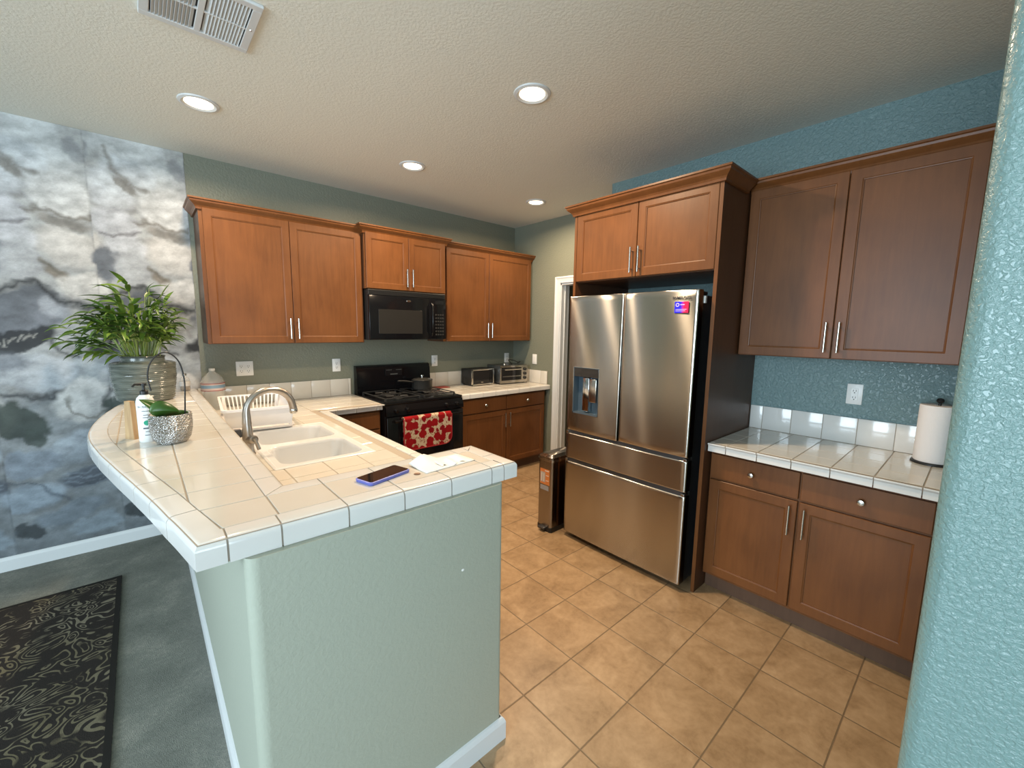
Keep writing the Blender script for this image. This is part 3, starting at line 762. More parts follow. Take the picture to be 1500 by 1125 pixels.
# ------------------------------------------------------------------ range
def make_range():
    X0, X1 = -2.006, -1.236; W = X1-X0
    root = thing('gas_range', 'black gas range with back panel between the tiled counters', 'range', (X0, 0, 0))
    MB().box(0, W, -.655, -.03, .03, .895, .003).box(.03, .09, -.6, -.5, 0, .03).box(W-.09, W-.03, -.6, -.5, 0, .03).box(.03, .09, -.15, -.08, 0, .03).box(W-.09, W-.03, -.15, -.08, 0, .03).build('body', M['black_matte'], root)
    MB().box(-.002, W+.002, -.668, -.05, .895, .918, .008).build('cooktop', M['black'], root, smooth=40)
    bg = MB(); prof = [(-.085, .90), (-.092, .96), (-.075, 1.14), (-.062, 1.172), (-.04, 1.182), (-.012, 1.180), (-.012, .90)]
    vs = [(x, y, z) for x in (0.0, W) for y, z in prof]; n = len(prof)
    bg.add(vs, [tuple(range(n)), tuple(range(n, 2*n))]+[(i, (i+1) % n, n+(i+1) % n, n+i) for i in range(n)])
    b = bg.build('back_panel', M['black'], root, smooth=30)
    MB().box(.275, .45, -.0905, -.085, 1.075, 1.145, .001).build('clock_display', M['glass_dark'], b)
    k = MB()
    for i in range(5): k.box(.285+i*.012, .292+i*.012, -.0925, -.089, 1.128, 1.134)
    for i in range(5): k.box(.385+i*.012, .392+i*.012, -.0925, -.089, 1.128, 1.134)
    k.box(.325, .40, -.0935, -.089, 1.085, 1.095); k.build('keypad', mat('grey_print', (.10,.10,.09), .5), b)
    cp = MB(); prof = [(-.655, .80), (-.690, .805), (-.688, .84), (-.668, .893), (-.655, .893)]
    vs = [(x, y, z) for x in (0.0, W) for y, z in prof]; n = len(prof)
    cp.add(vs, [tuple(range(n)), tuple(range(n, 2*n))]+[(i, (i+1) % n, n+(i+1) % n, n+i) for i in range(n)])
    cp.build('control_panel', M['black'], root)
    for x in (.085, .19, .58, .69):
        kn = MB().lathe([(.021, 0), (.021, .008), (.016, .012), (.014, .028), (.011, .03)], n=20).box(-.003, .003, -.014, .014, .028, .032, mi=0)
        kn.xf(Matrix.Translation((x, -.684, .852))@Matrix.Rotation(PI/2+.25, 4, 'X')).build('knob', M['black'], root, smooth=40)
    d = MB().box(.004, W-.004, -.690, -.656, .235, .795, .005).build('oven_door', M['black'], root, smooth=40)
    MB().box(.11, W-.11, -.6925, -.688, .34, .67, .002).build('door_window', M['glass_dark'], d)
    MB().tube([(.05, -.735, .765), (W-.05, -.735, .765)], .011, 12).tube([(.07, -.69, .765), (.07, -.735, .765)], .01, 10).tube([(W-.07, -.69, .765), (W-.07, -.735, .765)], .01, 10).build('handle', M['black'], d, smooth=40)
    dr = MB().box(.004, W-.004, -.688, -.656, .05, .225, .005).build('drawer', M['black'], root, smooth=40)
    for gx in (.20, .57):
        g = MB(); z = .936
        for x in (gx-.165, gx+.155): g.box(x-.005, x+.005, -.60, -.13, z, z+.009, .002)
        for y in (-.60, -.365, -.13): g.box(gx-.17, gx+.16, y-.005, y+.005, z, z+.009, .002)
        for by in (-.48, -.25):
            for q in range(8):
                a = PI/4*q; g.tube([(gx+.03*math.cos(a), by+.03*math.sin(a), z+.004), (gx+.10*math.cos(a), by+.10*math.sin(a), z+.004)], .004, 6)
        for x in (gx-.165, gx+.155):
            for y in (-.60, -.13): g.box(x-.007, x+.007, y-.007, y+.007, .917, z, .001)
        g.build('grate', M['iron'], root)
        for by in (-.48, -.25):
            MB().lathe([(.048, 0), (.045, .008), (.034, .010), (.034, .016), (.012, .018)], (gx, by, .917), 24).build('burner', M['iron'], root, smooth=40)
make_range()
# saucepan on the range
def make_pan():
    root = thing('saucepan', 'dark lidded saucepan with long handle on the back right burner', 'saucepan', (-1.436, -.27, .945), math.radians(187))
    MB().lathe([(.080, 0), (.094, .004), (.098, .02), (.101, .088), (.104, .092), (.101, .093)], n=40).build('pot', mat('grey_anodised', (.05,.05,.048), .38, .5), root, smooth=40)
    lid = MB().lathe([(.102, .093), (.10, .098), (.07, .108), (.02, .113), (.004, .113)], n=40).build('lid', mat('smoky_lid', (.05,.048,.043), .15, .3), root, smooth=True)
    MB().lathe([(.008, .112), (.007, .124), (.017, .130), (.016, .137), (.004, .140)], n=16).build('lid_knob', M['chrome'], lid, smooth=True)
    MB().tube([(.098, 0, .075), (.14, 0, .082), (.20, 0, .092), (.275, 0, .10)], [.007, .009, .0115, .009], 12).build('handle', M['black_matte'], root, smooth=True)
make_pan()
# floral towel over the oven handle
def make_towel():
    m = mat('red_floral_cloth', (.6,.5,.38), .85, spec=.1); v = coords(m)
    nz = nd(m, 'ShaderNodeTexNoise'); nz.inputs['Scale'].default_value = 38; lk(m, v, nz.inputs['Vector'])
    ad = nd(m, 'ShaderNodeVectorMath', operation='MULTIPLY_ADD'); lk(m, nz.outputs['Color'], ad.inputs[0]); ad.inputs[1].default_value = (.035,0,.035); lk(m, v, ad.inputs[2])
    fl = nd(m, 'ShaderNodeVectorMath', operation='MULTIPLY'); lk(m, ad.outputs[0], fl.inputs[0]); fl.inputs[1].default_value = (1, 0, 1)
    vo = nd(m, 'ShaderNodeTexVoronoi'); vo.inputs['Scale'].default_value = 15; vo.inputs['Randomness'].default_value = .6; lk(m, fl.outputs[0], vo.inputs['Vector'])
    a = ramp(m, vo.outputs['Distance'], [(.56, (1,1,1)), (.59, (0,0,0))])
    n3 = noise(m, fl.outputs[0], 42, 2, .5, 2.0); b = ramp(m, n3, [(.57, (0,0,0)), (.60, (1,1,1))])
    red = ramp(m, vo.outputs['Color'], [(.2, (.27,.008,.010)), (.8, (.20,.005,.010))])
    c = mixc(m, b, (.50,.40,.28), (.20,.05,.03)); c = mixc(m, a, c, red); lk(m, c, bs(m).inputs['Base Color'])
    root = thing('oven_towel', 'red floral pot-holder towel hanging over the oven door handle', 'towel', (-1.652, -.735, .51))
    W, Hh = .235, .268
    def outline(w, h0, rr):
        P = [(-w, h0)]
        for k in range(9):
            a = PI+PI/2*k/8; P.append((-w+rr+rr*math.cos(a), rr+rr*math.sin(a)))
        for k in range(9):
            a = -PI/2+PI/2*k/8; P.append((w-rr+rr*math.cos(a), rr+rr*math.sin(a)))
        return P+[(w, h0)]
    def sheet(w, h0, rr, ya, th, m_):
        P = outline(w, h0, rr); mb = MB(); n = len(P)
        vs = [(x, ya, z+( .51-.51)) for x, z in P]+[(x*.985, ya-th, z*.99+.001) for x, z in P]
        mb.add(vs, [tuple(range(n)), tuple(range(n, 2*n))]+[(i, (i+1) % n, n+(i+1) % n, n+i) for i in range(n)]); return mb
    f = sheet(W, Hh, .07, -.019, .012, m); 
    # fold over the bar
    pr = []
    for k in range(9):
        a = PI*k/8; pr.append((-.002-.024*math.cos(PI-a)*-1, Hh+.022*math.sin(a)))
    vs = []; fs = []
    arc = [(-.002-.026*math.cos(PI*k/8), Hh+.020*math.sin(PI*k/8)) for k in range(9)]
    for x in (-W*.99, W*.99): vs += [(x, y, z) for y, z in arc]+[(x, y*.55, Hh+(z-Hh)*.55) for y, z in arc]
    n = 18
    for k in range(8): fs += [(k, k+1, n+k+1, n+k), (9+k, 9+k+1, n+9+k+1, n+9+k)]
    f.add(vs, fs+[tuple(range(9))+tuple(range(17, 8, -1)), tuple(range(18, 27))+tuple(range(35, 26, -1))])
    f.build('front_panel', m, root, smooth=50)
    # red piping
    P = outline(W, Hh, .07); MB().tube([(x, -.026, z) for x, z in P], .0065, 8).build('piping', mat('red_piping', (.30,.008,.015), .8), root, smooth=True)
    sheet(W*.97, Hh, .06, .012, -.008, m).build('back_panel', m, root)
make_towel()

# ------------------------------------------------------------------ microwave
def make_microwave():
    X0, X1, Z0, Z1 = -2.010, -1.248, 1.432, 1.862; W = X1-X0; Y = -.415
    root = thing('microwave', 'black over-the-range microwave mounted under the short cabinet', 'microwave', (X0, 0, 0))
    MB().box(0, W, -.38, -.004, Z0, Z1, .003).build('body', M['black_matte'], root)
    g = MB().box(.0, W, Y+.012, -.38, Z1-.045, Z1, .003)
    for i in range(4): g.box(.01, W-.01, Y+.006, Y+.014, Z1-.042+i*.010, Z1-.037+i*.010)
    g.build('vent_grille', M['black_matte'], root)
    d = MB().box(.0, .575, Y, -.38, Z0+.004, Z1-.047, .006).build('door', M['black'], root, smooth=40)
    MB().box(.082, .505, Y-.0015, Y+.002, Z0+.055, Z0+.265, .001).build('window', mat('mesh_window', (.022,.021,.019), .2, spec=.25), d)
    MB().lathe([(.022, 0), (.020, .002), (.004, .003)], n=28, sx=1, sy=.42).xf(Matrix.Translation((.372, Y, Z1-.085))@Matrix.Rotation(PI/2, 4, 'X')).build('oval_badge', M['chrome'], d, smooth=True)
    MB().tube([(.60, Y-.001, Z0+.04), (.60, Y-.03, Z0+.07), (.60, Y-.033, Z0+.19), (.60, Y-.03, Z0+.31), (.60, Y-.001, Z0+.34)], .009, 10).build('handle', M['black'], root, smooth=True)
    cp = MB().box(.579, W, Y+.002, -.38, Z0+.004, Z1-.047, .004).build('control_panel', M['black'], root, smooth=40)
    MB().box(.64, .74, Y, Y+.004, Z1-.10, Z1-.065).build('display', M['glass_dark'], cp)
    k = MB()
    for i in range(7):
        for j in range(4): k.box(.643+j*.025, .660+j*.025, Y-.0005, Y+.004, Z0+.04+i*.031, Z0+.055+i*.031)
    k.build('keypad', mat('dim_print', (.022,.022,.022), .5), cp)
make_microwave()

# ------------------------------------------------------------------ refrigerator
def make_fridge():
    # local: x along width (world -y), y depth, front -y
    D = AX+1.2055; W = .908
    root = thing('refrigerator', 'stainless steel french-door refrigerator with ice dispenser in the wood surround', 'refrigerator', (AX, -1.9395, 0), -PI/2)
    MB().box(.012, W-.012, -(D-.085), -.03, .03, 1.745, .004).build('body', M['steel_dark'], root)
    MB().box(.06, W-.06, -(D-.11), -.1, 0, .03).build('feet', M['black_matte'], root)
    def panel(x0, x1, z0, z1, hole=None, bulge=.006, t=.062, tw=.004):
        xs = sorted(set(list(np.linspace(x0, x1, 25))+([hole[0], hole[1]] if hole else [])))
        zs = sorted(set(list(np.linspace(z0, z1, 25))+([hole[2], hole[3]] if hole else [])))
        mb = MB(); e = .006
        def yy(x, z):
            u = (x-x0)/(x1-x0)*2-1; v = (z-z0)/(z1-z0)*2-1
            y = -D + bulge*(u*u)*(.8+.2*v) + .0008*math.sin(u*3.1+v*1.2) + tw*u*v
            for q, lim in ((x-x0, e), (x1-x, e), (z-z0, e), (z1-z, e)):
                if q < lim: y += (1-q/lim)**2*.004
            return y
        xs = sorted(set(xs+[x0+.002, x0+e, x1-e, x1-.002])); zs = sorted(set(zs+[z0+.002, z0+e, z1-e, z1-.002]))
        nx, nz = len(xs), len(zs)
        vs = [(x, yy(x, z), z) for z in zs for x in xs]; fs = []
        for j in range(nz-1):
            for i in range(nx-1):
                if hole:
                    cx, cz = (xs[i]+xs[i+1])/2, (zs[j]+zs[j+1])/2
                    if hole[0] < cx < hole[1] and hole[2] < cz < hole[3]: continue
                fs.append((j*nx+i, j*nx+i+1, (j+1)*nx+i+1, (j+1)*nx+i))
        mb.add(vs, fs)
        # sides
        per = [(xs[i], z0) for i in range(nx)]+[(x1, zs[j]) for j in range(1, nz)]+[(xs[i], z1) for i in range(nx-2, -1, -1)]+[(x0, zs[j]) for j in range(nz-2, 0, -1)]
        n = len(per); vs = [(x, yy(x, z), z) for x, z in per]+[(x, -(D-t), z) for x, z in per]
        mb.add(vs, [(i, (i+1) % n, n+(i+1) % n, n+i) for i in range(n)]+[tuple(range(n, 2*n))])
        return mb
    hx0, hx1, hz0, hz1 = .057, .276, .958, 1.285
    dl = panel(.0, .434, .825, 1.772, (hx0, hx1, hz0, hz1), tw=.006).build('left_door', M['steel'], root, smooth=30)
    dr = panel(.440, .908, .825, 1.772).build('right_door', M['steel'], root, smooth=30)
    d1 = panel(.0, .908, .618, .802, bulge=.006, tw=.0005).build('drawer', M['steel'], root, smooth=30)
    d2 = panel(.0, .908, .045, .592, bulge=.006, tw=.002).build('drawer', M['steel'], root, smooth=30)
    for dz, par in ((.802, d1), (.592, d2)):
        MB().box(.02, .888, -(D-.014), -(D-.075), dz-.002, dz+.022).build('grip_recess', M['steel_dark'], par)
        for bx in (.885, .003): MB().box(bx, bx+.02, -(D-.002), -(D-.05), dz+.001, dz+.016, .002).build('end_bracket', M['chrome'], par)
    # dispenser
    bl = mat('dispenser_grey', (.16,.22,.27), .18, .6)
    dd = .055
    m2 = MB().box(hx0, hx1, -(D-dd), -(D-dd-.004), hz0, hz1).box(hx0, hx0+.004, -(D-.001), -(D-dd), hz0, hz1).box(hx1-.004, hx1, -(D-.001), -(D-dd), hz0, hz1).box(hx0, hx1, -(D-.001), -(D-dd), hz1-.004, hz1)
    m2.box(hx0, hx1, -(D-.001), -(D-dd), hz0, hz0+.01)
    disp = m2.build('dispenser', bl, dl)
    MB().box(hx0+.004, hx1-.004, -(D+.001), -(D-.05), hz1-.065, hz1-.004, .002).build('control_strip', M['glass_dark'], disp)
    MB().box(hx0+.07, hx0+.125, -(D-.015), -(D-.05), hz0+.02, hz1-.07, .006).build('chute', mat('bright_chrome', (.72,.74,.76), .12, 1), disp, smooth=40)
    MB().box(hx0+.13, hx1-.03, -(D-.012), -(D-.05), hz0+.09, hz1-.075, .006).build('paddle', M['chrome'], disp, smooth=40)
    fr = MB()
    for a in ((hx0-.003, hx0, hz0-.003, hz1+.003), (hx1, hx1+.003, hz0-.003, hz1+.003), (hx0, hx1, hz0-.003, hz0), (hx0, hx1, hz1, hz1+.003)): fr.box(a[0], a[1], -(D+.0015), -(D-.02), a[2], a[3])
    fr.build('bezel', M['chrome'], disp)
    # logo lettering and sticker
    t = text_mb('SAMSUNG', .021, .0005, .0004); t.xf(Matrix.Translation((.815, -(D+.0005), 1.722))@Matrix.Rotation(PI/2, 4, 'X')@Matrix.Diagonal((1.12, 1, 1, 1))); 
    t.build('lettering', mat('dark_letters', (.03,.03,.035), .4), dr)
    m = mat('sticker', (.02,.02,.7), .35); v = coords(m, (1,1,1)); sp = nd(m, 'ShaderNodeSeparateXYZ'); lk(m, v, sp.inputs[0])
    c = ramp(m, math_n(m, 'MULTIPLY', math_n(m, 'SUBTRACT', sp.outputs[0], .775), 12.0), [(.45, (.02,.015,.75)), (.7, (.75,.01,.08))])
    lk(m, c, bs(m).inputs['Base Color'])
    st = MB().box(.777, .858, -(D+.0004), -(D-.001), 1.645, 1.708).build('sticker', m, dr)
    w_ = mat('sticker_print', (.55,.45,.9), .4)
    t2 = MB().lathe([(.011, 0), (.011, .0006), (.006, .0006), (.006, 0)], n=20, cap=False).xf(Matrix.Translation((.794, -(D+.0005), 1.690))@Matrix.Rotation(PI/2, 4, 'X'))
    t2.box(.810, .835, -(D+.001), -(D+.0002), 1.688, 1.693).box(.784, .848, -(D+.001), -(D+.0002), 1.663, 1.666).box(.784, .840, -(D+.001), -(D+.0002), 1.655, 1.658).build('sticker_print', w_, st)
    # hinges
    for bx in (.02, W-.10): MB().box(bx, bx+.08, -(D-.02), -(D-.16), 1.748, 1.768, .004).build('hinge_cover', M['steel_dark'], root)
    MB().box(W-.011, W+.006, -(D-.075), -(D-.095), 1.70, 1.74, .002).build('hinge_tab', M['white'], root)
make_fridge()

# ------------------------------------------------------------------ trash can
def make_trash():
    root = thing('trash_can', 'slim stainless steel pedal trash can left of the refrigerator', 'trash can', (-1.25, -1.785, 0))
    # front faces -x
    def rr(x0, x1, y0, y1, r): return rounded([(x0,y0),(x0,y1),(x1,y1),(x1,y0)], [r]*4)
    st = steel('trash_steel', (.32,.29,.26), .2, .6)
    MB().prism(rr(0, .30, -.072, .072, .018), .035, .555).build('body', st, root, smooth=30)
    MB().prism(rr(-.004, .304, -.076, .076, .02), 0, .036).build('base', M['black_matte'], root, smooth=30)
    MB().prism(rr(-.006, .306, -.078, .078, .022), .555, .572).build('collar', M['chrome'], root, smooth=30)
    lid = MB(); A = rr(-.003, .303, -.075, .075, .02); B = rr(.02, .28, -.055, .055, .02); n = len(A)
    lid.add([(x,y,.572) for x,y in A]+[(x,y,.588) for x,y in A]+[(x,y,.603) for x,y in B], [tuple(range(2*n, 3*n)), tuple(range(n))]+[(j*n+i, j*n+(i+1) % n, (j+1)*n+(i+1) % n, (j+1)*n+i) for j in (0, 1) for i in range(n)])
    lid.build('lid', st, root, smooth=30)
    MB().box(-.035, .006, -.03, .035, .022, .038, .005).build('pedal', M['steel_dark'], root, smooth=30)
    lb = MB().box(-.0012, .001, -.048, .05, .37, .49).build('paper_label', mat('orange_label', (.62,.20,.05), .6), root)
    p = MB().box(-.0018, -.001, -.004, .046, .385, .465); p.build('label_photo', mat('label_grey', (.42,.36,.32), .6), lb)
    q = MB().box(-.0024, -.0016, .028, .036, .392, .455).box(-.0024, -.0016, .006, .014, .392, .455).box(-.0024, -.0016, -.040, -.012, .40, .405).box(-.0024, -.0016, -.040, -.012, .44, .445).box(-.0024, -.0016, -.040, .0, .475, .482)
    q.build('label_print', mat('label_light', (.7,.62,.55), .6), lb)
    MB().box(-.0012, .001, -.04, .045, .325, .36).build('grey_label', mat('label_silver', (.30,.30,.32), .5), root)
make_trash()

# ------------------------------------------------------------------ toaster ovens
def make_toaster1():
    root = thing('toaster_oven', 'black toaster oven with silver front frame, nearer the range', 'toaster oven', (-.655, -.135, .914))
    W, D, Hh = .31, .21, .185
    MB().box(-W/2, W/2, -D/2+.012, D/2, .012, Hh, .010).build('body', M['black_matte'], root, smooth=40)
    fr = MB()
    for a in ((-W/2, -W/2+.016, .008, Hh), (W/2-.016, W/2, .008, Hh), (-W/2, W/2, .008, .024), (-W/2, W/2, Hh-.016, Hh)): fr.box(a[0], a[1], -D/2-.004, -D/2+.014, a[2], a[3], .004)
    fr.build('front_frame', M['chrome'], root, smooth=40)
    d = MB().box(-W/2+.018, W/2-.018, -D/2, -D/2+.012, .026, Hh-.018, .002).build('glass_door', M['glass_dark'], root)
    MB().tube([(W/2-.045, -D/2-.02, .04), (W/2-.045, -D/2-.02, Hh-.03)], .005, 8).build('handle', M['black'], d)
    MB().box(-.03, .0, -D/2-.0008, -D/2, .034, .042).build('badge', M['chrome'], d)
    for x in (-.13, .13): MB().box(x-.01, x+.01, -.08, .08, 0, .013).build('foot', M['black_matte'], root)
    MB().tube([(-W/2-.0, .06, .10), (-W/2-.02, .04, .09), (-W/2-.022, .0, .03), (-W/2-.015, -.03, .006)], .003, 6).build('power_cord', M['black_matte'], root, smooth=True)
make_toaster1()
def make_toaster2():
    root = thing('toaster_oven', 'silver toaster oven with dark knobs in the back corner', 'toaster oven', (-.262, -.195, .914), math.radians(-4))
    W, D, Hh = .40, .27, .215
    MB().box(-W/2, W/2, -D/2+.01, D/2, .015, Hh, .008).build('body', mat('dark_steel_box', (.13,.14,.145), .25, .8), root, smooth=40)
    f = MB().box(-W/2, W/2, -D/2, -D/2+.012, .012, .045, .003).box(-W/2, -W/2+.02, -D/2, -D/2+.012, .045, Hh-.004, .003).box(-W/2, W/2, -D/2, -D/2+.012, Hh-.026, Hh-.002, .003).box(W/2-.095, W/2, -D/2, -D/2+.012, .045, Hh-.02, .002)
    f.build('front_frame', M['steel'], root)
    d = MB().box(-W/2+.02, W/2-.097, -D/2-.004, -D/2+.01, .047, Hh-.028, .002).build('glass_door', M['glass_dark'], root)
    MB().tube([(-W/2+.04, -D/2-.03, Hh-.045), (W/2-.115, -D/2-.03, Hh-.045)], .007, 10).box(-W/2+.05, -W/2+.06, -D/2-.03, -D/2, Hh-.05, Hh-.04).box(W/2-.135, W/2-.125, -D/2-.03, -D/2, Hh-.05, Hh-.04).build('handle', M['chrome'], d, smooth=40)
    rk = MB()
    for i in range(3): rk.box(-W/2+.03, W/2-.11, -D/2-.0055, -D/2-.004, .085+i*.004, .087+i*.004)
    rk.build('rack', M['chrome'], d)
    for z in (.065, .115, .165): MB().lathe([(.019, 0), (.018, .014), (.013, .02), (.004, .021)], n=20).xf(Matrix.Translation((W/2-.045, -D/2, z))@Matrix.Rotation(PI/2, 4, 'X')).build('knob', M['black_matte'], root, smooth=40)
    for x in (-.17, .17): MB().box(x-.012, x+.012, -.1, .1, 0, .016).build('foot', M['black_matte'], root)
    MB().wire([(.10, .05, Hh+.004), (.05, .03, Hh+.03), (.02, .0, Hh+.055), (.08, -.02, Hh+.045), (.15, -.03, Hh+.02), (.19, .0, Hh+.03), (.20, .06, Hh+.005)], .0045, 8).build('power_cord', M['black_matte'], root, smooth=True)
    MB().lathe([(.012, 0), (.012, .006), (.006, .014), (.009, .02), (.003, .022)], (-.09, -.06, Hh), 14).build('lid_knob', M['chrome'], root, smooth=True)
make_toaster2()
tv = MB().box(-1.20, -1.035, -.16, -.035, .9145, .920, .003).build('trivet', mat('red_silicone', (.33,.035,.02), .5)); tag(tv, 'flat red trivet on the counter between range and toaster oven', 'trivet')

# ------------------------------------------------------------------ outlets
def outlet(label, loc, rz, gangs, kind='decora'):
    root = thing('wall_outlet', label, 'outlet', loc, rz, None)
    w = .036 if gangs == 1 else .059
    pl = MB().box(-w, w, -.006, 0, -.058, .058, .003); pl.build('cover_plate', M['white'], root, smooth=40)
    for g in range(gangs):
        cx = 0 if gangs == 1 else (-.024, .024)[g]
        ins = MB().box(cx-.0165, cx+.0165, -.0085, -.004, -.034, .034, .0015).build('receptacle' if kind != 'switch' else 'rocker', M['white'], root)
        if kind != 'switch':
            s = MB()
            for z in (-.019, .019): s.box(cx-.008, cx-.0055, -.0090, -.007, z-.005, z+.005).box(cx+.0055, cx+.008, -.0090, -.007, z-.004, z+.004).lathe([(.0028, 0), (.0028, .002)], n=8).v
            s2 = MB()
            for z in (-.019, .019): s2.box(cx-.0075, cx-.005, -.0092, -.008, z-.004, z+.006).box(cx+.005, cx+.0075, -.0092, -.008, z-.004, z+.006).box(cx-.0025, cx+.0025, -.0092, -.008, z-.013, z-.008)
            s2.build('socket_slots', M['dark'], ins)
outlet('double outlet plate on the back wall behind the bar counter', (-2.873, -.001, 1.20), 0, 2)
outlet('single outlet plate on the back wall just left of the range', (-2.159, -.001, 1.194), 0, 1)
outlet('single outlet plate on the back wall just right of the range', (-1.132, -.001, 1.194), 0, 1)
outlet('single outlet plate on the back wall above the corner toaster oven', (-.110, -.001, 1.19), 0, 1)
outlet('white switch plate on the wall left of the door casing', (-.001, -.387, 1.193), -PI/2, 1, 'switch')
outlet('white outlet plate on the teal wall above the right counter', (AX-.001, -3.441, 1.202), -PI/2, 1)

# ------------------------------------------------------------------ ceiling fixtures
lampm = bpy.data.materials.new('lamp_glow'); lampm.use_nodes = True
b = lampm.node_tree.nodes['Principled BSDF']; b.inputs['Emission Color'].default_value = (1, .80, .56, 1); b.inputs['Emission Strength'].default_value = 5
LBL = ['recessed ceiling light nearest the mural wallpaper, above the bar', 'recessed ceiling light in the middle of the far row, above the range', 'smallest recessed ceiling light, in the far corner beyond the range', 'recessed ceiling light closest to the camera in the kitchen centre']
def downlight(x, y, label, power):
    root = thing('recessed_light', label, 'ceiling light', (x, y, H), 0, None)
    MB().lathe([(.066, .006), (.068, -.004), (.080, -.010), (.094, -.006), (.096, 0), (.066, .0)], n=48, cap=False).build('trim_ring', M['white_trim'], root, smooth=True)
    MB().lathe([(.066, -.003), (.03, -.004)], n=40).build('lens', lampm, root)
    l = bpy.data.lights.new('recessed_lamp', 'AREA'); l.shape = 'DISK'; l.size = .13; l.energy = power; l.color = WARM; l.spread = math.radians(165)
    o = bpy.data.objects.new('recessed_lamp', l); C.objects.link(o); o.location = (0, 0, -.015); o.parent = root
for (x, y), lb_, pw in zip(LAMPS, LBL, LAMP_POWER): downlight(x, y, lb_, pw)
def vent():
    x0, x1, y0, y1 = -3.395, -3.035, -1.955, -1.600
    root = thing('ceiling_vent', 'white metal ceiling air register at the top left', 'vent', ((x0+x1)/2, (y0+y1)/2, H))
    w, h = (x1-x0)/2, (y1-y0)/2
    fr = MB(); t = .032
    for a in ((-w, w, -h, -h+t), (-w, w, h-t, h), (-w, -w+t, -h+t, h-t), (w-t, w, -h+t, h-t)): fr.box(*a, -.012, 0, .003)
    fr.box(-.011, .011, -h+t, h-t, -.012, -.002, .002).box(-w+t, w-t, -.005, .005, -.011, -.002, .002)
    fr.build('frame', M['white_trim'], root)
    MB().box(-w+.02, w-.02, -h+.02, h-.02, -.0015, -.0005).build('duct_opening', M['dark'], root)
    s = MB(); n = 11
    for i in range(n):
        for sg in (-1, 1):
            xc = sg*(.018+(w-t-.022)*(i+.4)/n); 
            q = MB().box(-.0075, .0075, -h+t, h-t, -.0007, .0007).xf(Matrix.Translation((xc, 0, -.0065))@Matrix.Rotation(math.radians(38*sg), 4, 'Y'))
            s.add(q.v, q.f)
    o = s.build('louvres', M['white_trim'], root)
    MB().lathe([(.004, 0), (.003, -.0025)], (w-.016, -h*.05, -.012), 12).build('screw', M['chrome'], root)
vent()

# ------------------------------------------------------------------ things on the bar
def leaf_blade(mb, base, d, L, wd, droop, roll=0, n=7):
    base = Vector(base); d = Vector(d).normalized(); side = d.cross(Vector((0,0,1)))
    side = side.normalized() if side.length > .05 else Vector((1,0,0))
    upv = side.cross(d).normalized(); side = (side*math.cos(roll)+upv*math.sin(roll)).normalized()
    p = base.copy(); dd = d.copy(); vs = []; fs = []
    for i in range(n+1):
        t = i/n; ww = wd*math.sin(PI*min(1, .06+.94*t))**.75*(1-.35*t) if 0 < i < n else .0006
        up = side.cross(dd).normalized()
        vs += [p-side*ww+up*ww*.25, p-up*ww*.15, p+side*ww+up*ww*.25]
        p = p+dd*(L/n); dd = (dd+Vector((0,0,-1))*droop/n).normalized()
    for i in range(n):
        a = i*3; fs += [(a, a+1, a+4, a+3), (a+1, a+2, a+5, a+4)]
    mb.add(vs, fs)
def leafmat(name, c1, c2):
    m = mat(name, c1, .38); v = coords(m); n = noise(m, v, 9, 2); c = ramp(m, n, [(.35, c1), (.65, c2)]); lk(m, c, bs(m).inputs['Base Color'])
    bs(m).inputs['Subsurface Weight'].default_value = 0; return m
